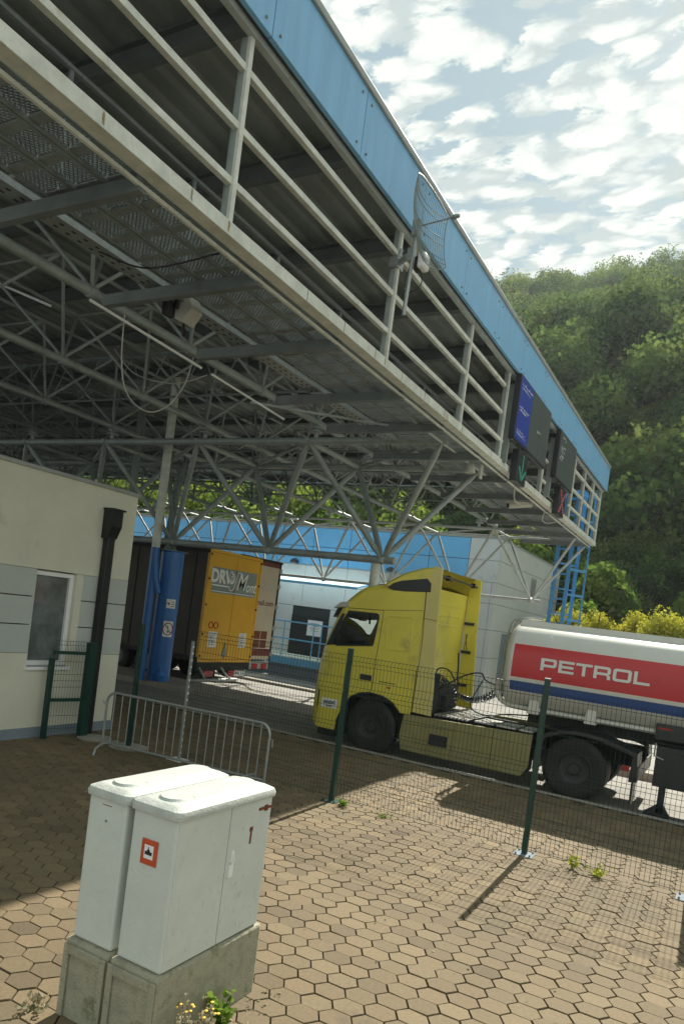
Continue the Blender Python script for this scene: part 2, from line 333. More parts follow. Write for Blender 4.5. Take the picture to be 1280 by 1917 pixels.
def text_part(name, body, size, m, parent, origin, xdir, up, thick=0.004, offset=0.0, shear=0.0, sx=1.0, align='CENTER'):
    cu = bpy.data.curves.new('t', 'FONT'); cu.body = body; cu.size = size; cu.extrude = thick; cu.offset = offset; cu.shear = shear
    cu.align_x = align; cu.align_y = 'CENTER'; cu.resolution_u = 3
    ob = bpy.data.objects.new('t', cu); COL.objects.link(ob)
    me = bpy.data.meshes.new_from_object(ob.evaluated_get(bpy.context.evaluated_depsgraph_get()))
    COL.objects.unlink(ob); bpy.data.objects.remove(ob)
    x = Vector(xdir).normalized(); u = Vector(up).normalized(); nrm = x.cross(u)
    o0 = worldloc(parent) if parent is not None else Vector(origin)
    T = Matrix((x*sx, u, nrm)).transposed().to_4x4(); T.translation = Vector(origin)-o0
    me.transform(T); me.materials.clear(); me.materials.append(m)
    o = bpy.data.objects.new(name, me); COL.objects.link(o)
    if parent is not None: o.parent = parent
    else: o.location = o0
    return o
def struct(o): o['kind'] = 'structure'; return o

# ------------------------------------------------------------------ ground and setting
def zg(y):
    if y < 14: return -0.10
    return max(-0.10-0.06*(y-14), -1.30)
def hill_h(x, y):
    # valley floor then a steep wooded slope climbing away from the camera
    base = zg(min(y, 34)); d = y-52-0.10*abs(x+10)
    ridge = 112+3*np.sin(x*0.02)+0.05*(x+45)
    t = np.clip(d/170.0, 0, 1); s = t*(1.25-0.25*t)
    b = 1.9*np.clip((y-29.5)/4.5, 0, 1)*np.clip((x+10)/2.0, 0, 1)
    return base+b+ridge*s+3.0*np.sin(x*0.05+y*0.03)*np.clip(d/40, 0, 1)+np.clip(d/60, 0, 1)*4*np.sin(x*0.021-y*0.045)
mb = MB()
xs = list(np.arange(-420, 421, 12.0)); ys = [12.16, 14, 18, 22, 27, 33, 34, 38, 42, 46, 50]+list(np.arange(54, 300, 8.0))+[320, 500]
xs = sorted(set(xs+[-9, -6.5, -4])); ix = {}
for j, y in enumerate(ys):
    for i, x in enumerate(xs): ix[i, j] = len(mb.v); mb.v.append((x, y, float(hill_h(x, y)) if y > 30 else zg(y)))
for j in range(len(ys)-1):
    for i in range(len(xs)-1):
        mb.f.append((ix[i, j], ix[i+1, j], ix[i+1, j+1], ix[i, j+1])); mb.mi.append(0 if ys[j+1] <= 34 else (1 if ys[j+1] <= 54 else 2))
struct(mb.build('terrain', [m_road, m_soil, m_hill], None, smooth=True))
# paved forecourt: soil sheet + individually cut hexagonal pavers in one sheet
mb = MB(); mb.box(-60, -12, -0.3, 60, 12.02, -0.012); struct(mb.build('forecourt_bed', m_joint))
def pavers():
    hw, fl, hh = 0.1215, 0.066, 0.0865
    px, py = (hw+fl), 2*hh
    V = []; F = []; C = []
    sh = 0.955; top = 0.93
    for i in range(int(-16/px), int(4.5/px)):
        for j in range(int(0.6/py), int(12.0/py)):
            cx = i*px; cy = j*py+(hh if i % 2 else 0)
            if cy > 11.9: continue
            if cx > 1.5 and cy < 2: continue
            # keep only what could be seen from near the viewpoint
            base = len(V); tz = rng.normal(0, 0.0018); ax, ay = rng.normal(0, 0.012, 2)
            out = [(hw, 0), (fl, hh), (-fl, hh), (-hw, 0), (-fl, -hh), (fl, -hh)]
            for k, (u, w) in enumerate(out): V.append((cx+u*sh, cy+w*sh, -0.010))
            for k, (u, w) in enumerate(out): V.append((cx+u*sh, cy+w*sh, -0.003+tz))
            for k, (u, w) in enumerate(out): V.append((cx+u*top, cy+w*top, 0.001+tz+ax*u+ay*w))
            F.append(tuple(base+12+k for k in range(6)))
            for k in range(6):
                k2 = (k+1) % 6
                F.append((base+k, base+k2, base+6+k2, base+6+k)); F.append((base+6+k, base+6+k2, base+12+k2, base+12+k))
            g = rng.normal(1, 0.085)*(0.75 if rng.random() < 0.03 else 1); h = rng.random()
            big = 0.5+0.5*math.sin(cx*0.9+1.3)*math.cos(cy*0.7+0.4)
            c = np.array([0.275, 0.222, 0.140])*(1-0.3*h)+np.array([0.285, 0.195, 0.120])*0.3*h
            c = c*(1-0.12*big)*np.array([0.66, 0.63, 0.54])*(1+0.10*math.sin(cx*2.1+cy*1.3)*math.cos(cy*1.9-cx))
            C += [(*(c*g), 1)]*18
    me = bpy.data.meshes.new('forecourt_paving'); me.from_pydata(V, [], F)
    a = me.color_attributes.new('tint', 'FLOAT_COLOR', 'POINT'); a.data.foreach_set('color', np.array(C, dtype=np.float32).ravel())
    me.materials.append(m_pav); o = bpy.data.objects.new('forecourt_paving', me); COL.objects.link(o); struct(o)
pavers()
mb = MB()
for x in np.arange(-34, 30, 1.0): mb.box(x+0.004, 12.02, -0.25, x+0.996, 12.15, 0.004)
struct(mb.build('kerb', m_kerb, bevel=0.01))
mb = MB(); mb.box(-40, 14.62, -0.6, -6.9, 16.1, 0.02); struct(mb.build('traffic_island', m_kerb, bevel=0.03))
mb = MB(); mb.box(-45, 23.7, -1.4, -12.5, 24.1, -0.58); mb.box(-3.5, 17.0, -0.5, 30, 17.3, -0.10); struct(mb.build('lane_kerb', m_kerb, bevel=0.02))

# ------------------------------------------------------------------ foliage helper
def crown_pts(c, R, n, nb, seed, leaf, flat=0.8):
    g = np.random.default_rng(seed)
    c = np.array(c); R = np.array(R)
    u = g.normal(size=(nb, 3)); u /= np.linalg.norm(u, axis=1)[:, None]; u[:, 2] = np.abs(u[:, 2])*0.9-0.25
    bc = u*R*0.62*(0.5+0.5*g.random((nb, 1))); br = 0.30+0.22*g.random(nb)
    k = g.integers(0, nb, n)
    d = g.normal(size=(n, 3)); d /= np.linalg.norm(d, axis=1)[:, None]
    rr = (g.random(n)**0.45)[:, None]
    p = c+bc[k]+d*rr*R*br[k][:, None]
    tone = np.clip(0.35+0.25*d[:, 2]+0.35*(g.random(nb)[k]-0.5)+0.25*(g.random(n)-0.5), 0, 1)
    return p, d, tone
def leaf_arrays(p, d, tone, size, g):
    n = len(p); nrm = d+0.9*g.normal(size=(n, 3)); nrm /= np.linalg.norm(nrm, axis=1)[:, None]
    a = np.cross(nrm, g.normal(size=(n, 3))); a /= np.linalg.norm(a, axis=1)[:, None]; b = np.cross(nrm, a)
    s = (size*(0.6+0.8*g.random(n)))[:, None]
    q = np.stack([p-a*s-b*s*0.25, p+b*s*0.75-a*s*0.2, p+a*s+b*s*0.1, p-b*s*0.8+a*s*0.15], 1)
    return q.reshape(-1, 3), np.repeat(tone, 4)
def quads_object(name, V, T, m, parent=None, loc=None):
    n = len(V)//4; me = bpy.data.meshes.new(name)
    o0 = np.array(worldloc(parent)) if parent is not None else (np.array(loc) if loc is not None else np.array((V[:, 0].mean(), V[:, 1].mean(), V[:, 2].min())))
    V = (V-o0).astype(np.float32)
    me.vertices.add(4*n); me.vertices.foreach_set('co', V.ravel()); me.loops.add(4*n); me.polygons.add(n)
    me.loops.foreach_set('vertex_index', np.arange(4*n, dtype=np.int32)); me.polygons.foreach_set('loop_start', np.arange(0, 4*n, 4, dtype=np.int32))
    me.polygons.foreach_set('loop_total', np.full(n, 4, dtype=np.int32)); me.update(calc_edges=True)
    at = me.attributes.new('tone', 'FLOAT', 'POINT'); at.data.foreach_set('value', T.astype(np.float32))
    me.materials.append(m); o = bpy.data.objects.new(name, me); COL.objects.link(o)
    if parent is not None: o.parent = parent
    else: o.location = o0
    return o
# far wooded hillside: one mass
def forest():
    g = np.random.default_rng(3); VV = []; TT = []
    cnt = 0
    while cnt < 1750:
        main = g.random() < 0.8
        az = g.uniform(-0.52, 0.10) if main else g.uniform(-1.0, -0.5); dd = 60+(190 if main else 80)*g.random()**0.8
        x, y = math.sin(az)*dd, math.cos(az)*dd
        if y < 56: continue
        z = float(hill_h(x, y)); R = 1.4+5.2*g.random()**2.2; n = int((620 if dd < 140 else 420)*min(2.6, max(0.5, (R/3.0)**1.5)) if main else 170)
        br = g.random()
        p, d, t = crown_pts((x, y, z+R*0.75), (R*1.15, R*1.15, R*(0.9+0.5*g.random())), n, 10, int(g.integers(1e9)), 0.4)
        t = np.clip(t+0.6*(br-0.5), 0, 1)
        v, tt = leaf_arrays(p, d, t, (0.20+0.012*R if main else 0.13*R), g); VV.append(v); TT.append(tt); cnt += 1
    for i in range(230):        # trees on the lowest slope
        az = g.uniform(-0.24, 0.08); dd = 57+34*g.random(); x, y = math.sin(az)*dd, math.cos(az)*dd; z = float(hill_h(x, y)); R = g.uniform(1.3, 2.6)
        p, d, t = crown_pts((x, y, z+R*0.6), (R*1.2, R*1.2, R), 700, 10, int(g.integers(1e9)), 0.4)
        v, tt = leaf_arrays(p, d, np.clip(t+0.5*(g.random()-0.55), 0, 1), 0.055*R, g); VV.append(v); TT.append(tt)
    for i in range(1500):       # low scrub between the crowns
        az = g.uniform(-0.55, 0.12); dd = 58+195*g.random(); x, y = math.sin(az)*dd, math.cos(az)*dd
        if y < 54: continue
        z = float(hill_h(x, y)); p, d, t = crown_pts((x, y, z+0.3), (2.2, 2.2, 1.1), 110, 5, int(g.integers(1e9)), 0.4)
        v, tt = leaf_arrays(p, d, t*0.7, 0.22, g); VV.append(v); TT.append(tt)
    for i in range(260):        # taller tree tops along the ridge line
        x = g.uniform(-150, 30); y = 52+0.1*abs(x+10)+g.uniform(150, 185); z = float(hill_h(x, y)); h = g.uniform(2.5, 6)
        p, d, t = crown_pts((x, y, z+h*0.6), (1.3, 1.3, h*0.75), 160, 6, int(g.integers(1e9)), 0.4)
        v, tt = leaf_arrays(p, d, t*0.7, 0.3, g); VV.append(v); TT.append(tt)
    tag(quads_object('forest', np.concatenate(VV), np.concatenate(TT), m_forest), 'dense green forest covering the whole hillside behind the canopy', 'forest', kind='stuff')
forest()
def tree(name, x, y, z, h, R, label, cat, m, n=2600, leaf=0.09, seed=1, group=None, low=0.35, trunk=True):
    g = np.random.default_rng(seed)
    t = thing(name, (x, y, z), label, cat, group)
    p, d, tn = crown_pts((x, y, z+h*(0.5+low/2)), (R, R, h*(1-low)*0.55), n, 12, seed, leaf)
    v, tt = leaf_arrays(p, d, tn, leaf, g); quads_object('crown', v, tt, m, t)
    mb = MB(); top = Vector((x+0.1, y, z+h*0.75))
    mb.path([(x, y, z-0.2), (x+0.05, y, z+h*0.3), top], [0.05*h*0.45, 0.035*h*0.45, 0.01*h], 8)
    for k in range(6):
        a = k*1.05+seed; b = Vector((x, y, z+h*(0.25+0.07*k)))
        mb.path([b, b+Vector((math.cos(a)*R*0.35, math.sin(a)*R*0.35, h*0.12)), b+Vector((math.cos(a)*R*0.7, math.sin(a)*R*0.7, h*0.28))], [0.012*h, 0.008*h, 0.003*h], 6)
    mb.build('trunk', m_bark, t, smooth=True)
    return t
def gz(x, y): return float(hill_h(x, y)) if y > 30 else zg(y)
tl = [(-7.2, 46, 7.6, 2.6, 'bright green tree just right of the blue ladder tower'), (-1.2, 50, 8.0, 3.6, 'rounded green tree at the hill foot above the yellow bushes'),
      (-9.5, 52, 10.0, 4.0, 'green tree seen between the grey facade top and the canopy corner'), (3.5, 53, 8.5, 4.0, 'dark green tree at the right edge of the view below the hill'),
      (-14.5, 50, 13.0, 4.0, 'tall green tree rising behind the blue facade band, right part'), (-22, 48, 14, 4.6, 'light green tree showing under the canopy above the tractor cab'),
      (-31, 47, 15, 5, 'sunlit tree showing above the facade between the middle struts'), (-39, 46, 16, 5.4, 'bright sunlit tree behind the blue support column'),
      (-47, 45, 16.5, 5.4, 'bright sunlit tree just above the cream building roof')]
for i, (x, y, h, R, lb) in enumerate(tl):
    tree('broadleaf_tree', x, y, gz(x, y), h, R, lb, 'tree', m_leaf, 5200, 0.20, 20+i, 'trees at the foot of the hill', low=0.2)
bl = [(-7.3, 36.0, 4.3, 1.5, 'yellow flowering bush seen through the foot of the blue ladder tower'), (-5.7, 34.6, 4.3, 1.4, 'yellow flowering bush just right of the blue ladder tower'),
      (-4.2, 35.2, 4.5, 1.5, 'taller yellow bush above the front end of the red band'), (-2.9, 34.3, 4.5, 1.5, 'yellow green bush at the right edge of the photo above the tanker'), (-1.3, 35, 4.6, 1.6, 'yellow bush just outside the right edge of the photo')]
for i, (x, y, h, R, lb) in enumerate(bl):
    tree('broom_bush', x, y, gz(x, y)-0.1, h, R, lb, 'bush', m_broom, 11000, 0.05, 50+i, 'yellow bushes behind the tanker', low=0.0)
tree('roadside_bush', -6.8, 38, gz(-6.8, 38), 4.5, 1.9, 'leafy green bush seen through the blue ladder tower', 'bush', m_leaf, 3500, 0.11, 77, low=0.05)

# ------------------------------------------------------------------ canopy
YE, YN, XL = 27.3, -3.0, -46.0          # far end, near end, left end
can = thing('border_canopy', (-20, 12, 0), 'large steel canopy with blue fascia, catwalk and tubular trusses spanning the lanes', 'canopy')
mb = MB(); prof = []
x = -4.95
while x > XL:                            # trapezoid sheet, ribs running in depth
    prof += [(x, 8.42), (x-0.16, 8.42), (x-0.20, 8.36), (x-0.30, 8.36), (x-0.34, 8.42)]; x -= 0.34
prof += [(XL, 8.50), (-4.95, 8.50)]
mb.prism(prof, 'y', YN, YE-0.05); rd = mb.build('roof_deck', m_deck, can)
for k, y in enumerate(np.arange(1.2, YE, 2.15)):
    mb = MB(); y = float(y)
    mb.box(XL, y-0.07, 8.10, -5.0, y+0.07, 8.115); mb.box(XL, y-0.008, 8.115, -5.0, y+0.008, 8.33); mb.box(XL, y-0.07, 8.33, -5.0, y+0.07, 8.345)
    mb.build('purlin', m_beam, can)
# fascia: panels with joints, coping, rear frame
fas = MB().box(-4.90, YN, 8.16, -4.86, YE, 8.98).build('fascia', m_groove, can)
y = YN+0.2; mb = MB()
seams = []
yy = 5.72
while yy > YN: yy -= 1.93
while yy < YE-0.3:
    a, b = max(yy, YN), min(yy+1.93, YE); mb.box(-4.86, a+0.006, 8.15, -4.80, b-0.006, 8.97); seams.append(a)
    yy += 1.93
mb.build('blue_cladding', m_blue, fas, bevel=0.006)
mb = MB()
for s_ in seams:
    for dy in (0.12, 1.8):
        for z in (8.25, 8.86): mb.tube((-4.80, s_+dy, z), (-4.785, s_+dy, z), 0.016, 6)
mb.build('rivets', m_dtube, fas)
MB().box(-4.94, YN, 8.97, -4.765, YE+0.03, 9.06).build('coping', m_cop, fas, bevel=0.01)
mb = MB(); mb.box(XL, YE, 8.15, -4.8, YE+0.06, 8.97); mb.build('end_fascia', m_blue, can)
MB().box(-4.99, YN, 8.10, -4.91, YE, 8.18).build('edge_angle', m_steel, can)

# catwalk frame at the open edge
cw = MB()
cw.box(-5.06, YN, 6.13, -4.94, YE, 6.27); cw.box(-5.10, YN, 6.118, -4.925, YE, 6.130); cat = cw.build('catwalk_beam', m_rail, can, bevel=0.006)
for y in (3.95, 5.02, 5.58, 9.25):
    g_ = random.Random(int(y*100)); mb = MB(); n_ = 7
    mb.poly([(-4.9375, y+0.004*g_.random(), 6.262)]+[(-4.9375, y-0.008*g_.random(), 6.255-0.10*k/n_) for k in range(n_)]+[(-4.9375, y+0.012, 6.15)]+[(-4.9375, y+0.012+0.012*g_.random(), 6.155+0.10*k/n_) for k in range(n_)])
    mb.build('rust_stain', m_rustl, cat)
for y in np.arange(7.1, 27, 0.92): MB().box(-4.9395, float(y), 6.135, -4.9365, float(y)+0.006, 6.268).build('beam_joint', m_groove, cat)
skip = {6.66: [(15.2, 18.9), (19.6, 22.3)], 7.21: [(14.9, 18.9), (19.6, 22.0)], 7.79: [(14.9, 22.4)]}
for z, cuts in skip.items():
    s0 = YN; mb = MB()
    for a, b in cuts+[(YE, YE)]:
        mb.box(-5.035, s0, z-0.035, -4.965, a, z+0.035); s0 = b
    mb.build('handrail', m_rail, cat, bevel=0.004)
for y in (-1.6, 1.9, 5.61, 9.32, 12.55, 15.05, 18.75, 22.45, 24.1, 25.7, 27.2):
    mb = MB(); mb.box(-4.985, y-0.03, 6.26, -4.945, y+0.03, 8.16); mb.box(-5.065, y-0.03, 6.26, -4.986, y-0.022, 8.16, 1); mb.box(-5.07, y-0.03, 6.26, -5.061, y+0.03, 8.16, 1)
    mb.build('upright', [m_rail, m_tube], cat)
MB().box(-5.17, YN, 6.06, -5.135, YE, 6.095).build('edge_conduit', m_rail, cat)
mb = MB()
mb.box(-6.40, YN, 7.46, -6.35, YE, 7.50)
for y in np.arange(-0.85, 27, 1.835): mb.box(-6.39, float(y), 6.2, -6.36, float(y)+0.04, 7.47)
mb.build('inner_handrail', m_galv, cat)
# perforated planks
mb = MB()
for k in range(3):
    x1 = -5.18-0.42*k; x0 = x1-0.40
    mb.box(x0, YN, 6.17, x0+0.035, YE, 6.215); mb.box(x1-0.035, YN, 6.17, x1, YE, 6.215)
    y = 1.2
    while y < YE-0.4:
        mb.box(x0+0.035, y, 6.19, x1-0.035, y+0.10, 6.205)
        if y < 13:
            a0, a1, b0, b1 = x0+0.035, x1-0.035, y+0.10, y+0.40
            for t in np.arange(-0.30, 0.33, 0.05):
                for sg in (1, -1):
                    # diagonal strip clipped to the cell
                    pts = []
                    for u in (0.0, 1.0):
                        pass
                    xa, ya = a0, b0+t if sg == 1 else b1-t; dxm = a1-a0; sl_ = sg*0.9
                    xs_ = [xa, a1]; ys_ = [ya, ya+sl_*dxm]
                    def clip(xp, yp, xq, yq):
                        out = []
                        for (X0, Y0, X1, Y1) in ((xp, yp, xq, yq),):
                            dy_ = Y1-Y0; lo, hi = 0.0, 1.0
                            for bnd, sgn in ((b0, 1), (b1, -1)):
                                f0 = sgn*(Y0-bnd); f1 = sgn*(Y1-bnd)
                                if f0 < 0 and f1 < 0: return None
                                if f0 < 0: lo = max(lo, f0/(f0-f1))
                                elif f1 < 0: hi = min(hi, f0/(f0-f1))
                            if hi-lo < 0.02: return None
                            return (X0+(X1-X0)*lo, Y0+dy_*lo, X0+(X1-X0)*hi, Y0+dy_*hi)
                    c_ = clip(xs_[0], ys_[0], xs_[1], ys_[1])
                    if c_: mb.bar((c_[0], c_[1], 6.198), (c_[2], c_[3], 6.198), 0.011, 0.008)
        else:
            for t in range(4): mb.box(x0+0.035, y+0.13+0.07*t, 6.19, x1-0.035, y+0.16+0.07*t, 6.205)
        y += 0.42
mb.build('grating', m_grate, cat)
# cross beams carrying the catwalk
for k, y in enumerate([0.8, 2.7, 4.62, 6.45, 8.28, 10.4, 12.2, 14.3, 16.4, 18.5, 20.6, 22.7, 24.8, 26.9]):
    mb = MB(); x0 = -7.6
    mb.box(x0, y-0.045, 6.02, -5.14, y+0.045, 6.16)
    mb.build('cross_beam', m_cross, can)
# perforated cable tray
mb = MB(); mb.box(-6.92, YN, 6.20, -6.66, 26.5, 6.206); mb.box(-6.925, YN, 6.20, -6.92, 26.5, 6.27); mb.box(-6.66, YN, 6.20, -6.655, 26.5, 6.27)
mb.c = 1
for y in np.arange(1.5, 16, 0.16):
    mb.box(-6.915, float(y), 6.275, -6.875, float(y)+0.02, 6.28)
    for xx in (-6.86, -6.76): mb.box(xx, float(y), 6.197, xx+0.03, float(y)+0.05, 6.1995)
mb.build('cable_tray', [m_galv, m_groove], can)
mb = MB()
for k in range(5): mb.path([(-6.88+0.05*k+0.015*math.sin(y*2.1+k), y, 6.225) for y in np.arange(0, 26, 0.6)], 0.012, 5)
mb.build('tray_cables', m_black, can)

# trusses running in depth (one lower tube, two upper tubes, lattice)
def y_truss(X, r, m, y0, y1, step, off):
    mb = MB(); mb.tube((X, y0, 6.62), (X, y1, 6.62), r, 12)
    o = mb.build('lower_chord', m, can, smooth=True)
    mb = MB()
    for s_ in (-1.05, 1.05): mb.tube((X+s_, y0, 8.0), (X+s_, y1, 8.0), 0.04, 8)
    y = off
    while y < y1:
        for s_ in (-1.05, 1.05):
            for q in (-step/2, step/2):
                if y0 < y+q < y1: mb.tube((X, y, 6.66), (X+s_, y+q, 8.0), 0.030, 8)
            if y0 < y+step/2 < y1 and s_ > 0: mb.tube((X-1.05, y+step/2, 8.0), (X+1.05, y+step/2, 8.0), 0.022, 6)
        mb.lathe([(0.0, -0.09), (0.09, -0.06), (0.10, 0.06), (0, 0.09)], (X, y, 6.62), 'y', 12)
        y += step
    mb.build('lattice', m, o, smooth=True)
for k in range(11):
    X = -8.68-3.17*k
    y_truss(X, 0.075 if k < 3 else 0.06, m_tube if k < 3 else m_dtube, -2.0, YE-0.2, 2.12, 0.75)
# thin lattice girders running across
for y in (9.2, 12.4, 17.2, 19.6, 21.9, 24.0):
    mb = MB(); m = m_dtube; mb.tube((XL, y, 6.95), (-7.3, y, 6.95), 0.03, 8); mb.tube((XL, y, 7.95), (-7.3, y, 7.95), 0.03, 8); x = -7.4; up = True
    while x > XL:
        mb.tube((x, y, 6.95 if up else 7.95), (x-0.55, y, 7.95 if up else 6.95), 0.017, 6); up = not up; x -= 0.55
    if y > 12: mb.build('lattice_girder', m, can, smooth=True)
# support frames: inverted pyramids on a bottom chord
def support(Yt, Xt0, Xn0, G, yf, yb, n, r, m, z0=3.84, z1=6.22):
    mb = MB(); mb.tube((Xt0-G*(n-1)-0.4, Yt, z0), (Xt0+0.32, Yt, z0), r*1.25, 12)
    o = mb.build('support_chord', m, can, smooth=True)
    mb = MB(); xe = Xn0-G*n
    for yy in (yf, yb): mb.tube((xe, yy, z1), (Xn0+0.12, yy, z1), r*1.1, 10)
    for k in range(n+1): mb.tube((Xn0-G*k, yf-0.1, z1), (Xn0-G*k, yb+0.1, z1), r*0.9, 10)
    for k in range(0, n): mb.tube((Xn0-G*k, yf, z1), (Xn0-G*(k+1), yb, z1), r*0.6, 8)
    mb.build('top_grid', m, o, smooth=True)
    for k in range(n):
        xt = Xt0-G*k
        mb = MB()
        for xn in (Xn0-G*k, Xn0-G*(k+1)):
            for yy in (yf, yb):
                a = Vector((xt, Yt, z0)); b = Vector((xn, yy, z1)); d = (b-a).normalized()
                mb.path([a, a+d*0.15, a+d*0.32, b-d*0.3, b-d*0.12, b], [r*0.35, r*0.6, r*0.95, r*0.95, r*0.6, r*0.35], 10)
        mb.lathe([(0, -0.12), (0.12, -0.06), (0.13, 0.05), (0, 0.12)], (xt, Yt, z0), 'z', 12)
        mb.build('strut', m, o, smooth=True)
    # bearings under the depth trusses
    for k in range(n):
        X = -8.68-3.17*k
        if X < xe: break
        for yy in (yf, yb):
            mb = MB(); mb.lathe([(0.0, -0.18), (0.05, -0.18), (0.05, 0.0), (0.15, 0.0), (0.15, 0.03), (0.06, 0.03), (0.06, 0.08), (0.13, 0.08), (0.13, 0.11), (0.05, 0.11), (0.05, 0.16), (0, 0.16)], (X, yy, 6.40), 'z', 14)
            mb.build('bearing', m, o)
    return o
support(14.9, -7.36, -5.66, 3.2, 13.5, 15.95, 8, 0.072, m_tube)
support(26.2, -6.72, -5.15, 2.95, 25.1, 27.1, 10, 0.048, m_steel)
mb = MB(); mb.tube((-5.66, 12.0, 6.20), (-5.66, 17.6, 6.2), 0.05, 10); mb.tube((-5.66, 12.4, 6.1), (-8.8, 11.2, 6.35), 0.025, 8); mb.build('edge_brace', m_steel, can, smooth=True)
# columns
mb = MB(); mb.lathe([(0.0, -0.1), (0.31, -0.1), (0.31, 3.55), (0.27, 3.6), (0, 3.6)], (-13.74, 14.95, 0), 'z', 32)
col1 = mb.build('support_column', m_bluec, can, smooth=True)
mb = MB(); mb.prism([(-14.12, 3.59), (-13.58, 3.59), (-13.78, 3.84), (-13.92, 3.84)], 'y', 14.9, 14.93); mb.prism([(14.68, 3.59), (15.2, 3.59), (15.0, 3.84), (14.85, 3.84)], 'x', -13.87, -13.83)
mb.box(-14.2, 14.6, 3.58, -13.5, 15.3, 3.61); mb.build('head_plate', m_dtube, col1)
for xc, r in ((-7.55, 0.11),):
    mb = MB(); mb.lathe([(0, -0.1), (r, -0.1), (r, 3.84), (0, 3.84)], (xc, 15.0, 0), 'z', 24); mb.build('support_column', m_rail, can, smooth=True)
for xc in (-12.62, -24.4, -36.2):
    mb = MB(); mb.lathe([(0, -1.2), (0.25, -1.2), (0.25, 3.84), (0, 3.84)], (xc, 26.2, 0), 'z', 24); mb.build('support_column', m_bluec, can, smooth=True)
# rainwater pipe dropping beside the blue column
mb = MB(); mb.path([(-13.92, 14.45, 8.4), (-13.92, 14.45, 3.62)], 0.115, 18); dp = mb.build('rain_pipe', m_rail, can, smooth=True)
mb = MB(); mb.path([(-13.92, 14.45, 3.62), (-13.92, 14.45, 3.35), (-13.86, 14.5, 2.75), (-13.80, 14.6, 2.4)], 0.118, 18); mb.path([(-13.925, 14.45, 3.60), (-13.94, 14.47, 2.2), (-13.96, 14.50, 0.0)], 0.116, 18)
mb.build('blue_lower_pipe', m_bluec, dp, smooth=True)
mb = MB(); mb.path([(-15.3, 14.7, 8.3), (-15.3, 14.7, 0)], 0.10, 14); mb.path([(-14.65, 15.9, 6.2), (-14.35, 15.3, 3.9)], 0.10, 12); mb.build('rear_pipe', m_dtube, can, smooth=True)
mb = MB(); mb.tube((-13.47, 14.7, 0.0), (-13.47, 14.7, 0.42), 0.03, 10); mb.lathe([(0, 0), (0.13, 0.01), (0.15, 0.12), (0.08, 0.24), (0, 0.26)], (-13.47, 14.7, 0.08), 'z', 16); mb.build('hydrant_valve', m_bluec, can, smooth=True)

# fluorescent / conduit runs and hanging cables below the trusses
def cable(name, pts, r, m, label, cat='cable', group=None, n=6):
    mb = MB(); mb.path(pts, r, n); o = mb.build(name, m, None, smooth=True); return tag(o, label, cat, group)
cable('ceiling_conduit', [(-8.50, 6.95, 6.42), (-8.48, 9.35, 6.33)], 0.022, m_white, 'straight white conduit hanging just under the big grey tube, nearer the camera', 'conduit', 'white conduits under the near truss tube')
cable('ceiling_conduit', [(-8.50, 9.65, 6.33), (-8.46, 11.9, 6.22)], 0.020, m_white, 'straight white conduit in line behind the first one, further from the camera', 'conduit', 'white conduits under the near truss tube')
cable('ceiling_conduit', [(-12.3, 7.6, 7.55), (-10.6, 7.9, 6.95)], 0.022, m_white, 'short white conduit crossing at the far left edge of the photo above the cream building', 'conduit', 'white conduits under the near truss tube')
lp = [(-8.62, 7.7, 6.55), (-8.70, 7.8, 6.05), (-8.75, 7.95, 5.62)]
lp += [(-8.72, 8.15, 5.38), (-8.68, 8.5, 5.32), (-8.62, 8.85, 5.55), (-8.62, 9.15, 6.0), (-8.64, 9.3, 6.5)]
def smooth_pts(p, k=6):
    p = [Vector(q) for q in p]; out = []
    for i in range(len(p)-1):
        a, b, c, d = p[max(i-1, 0)], p[i], p[i+1], p[min(i+2, len(p)-1)]
        for t in range(k):
            t /= k; out.append(0.5*((2*b)+(c-a)*t+(2*a-5*b+4*c-d)*t*t+(3*b-a-3*c+d)*t**3))
    return out+[p[-1]]
cable('hanging_cable', smooth_pts(lp), 0.011, m_cable, 'pale cable hanging in a deep loop from the big grey tube', group='loose cables under the canopy')
cable('hanging_cable', smooth_pts([(-10.9, 9.6, 6.9), (-10.4, 9.7, 6.45), (-9.6, 9.9, 6.3), (-9.0, 10.1, 6.5)]), 0.010, m_cable, 'thin cable sagging between the two long grey tubes', group='loose cables under the canopy')
cable('hanging_cable', smooth_pts([(-6.8, 5.6, 6.2), (-6.3, 5.7, 6.02), (-5.9, 5.75, 6.0), (-5.3, 5.9, 6.14)]), 0.010, m_black, 'thin black cable sagging below the perforated planks, nearest the camera', group='loose cables under the canopy')
cable('hanging_cable', smooth_pts([(-5.2, 17.3, 6.13), (-5.35, 17.9, 5.93), (-5.35, 18.6, 5.92), (-5.2, 19.2, 6.1)]), 0.016, m_cable, 'pale cable bundle looping below the catwalk edge under the blue board', group='loose cables under the canopy')
cable('hanging_cable', smooth_pts([(-5.1, 20.1, 6.08), (-5.3, 20.7, 5.9), (-5.3, 21.4, 5.93), (-5.1, 22.0, 6.1)]), 0.014, m_cable, 'pale cable sagging below the catwalk edge behind the security camera', group='loose cables under the canopy')
cable('hanging_cable', smooth_pts([(-5.12, 15.35, 6.9), (-5.1, 15.5, 6.6), (-5.1, 15.9, 6.46), (-5.12, 16.1, 6.62)]), 0.014, m_cable, 'pale cable looping down from the lower left corner of the blue board', group='loose cables under the canopy')

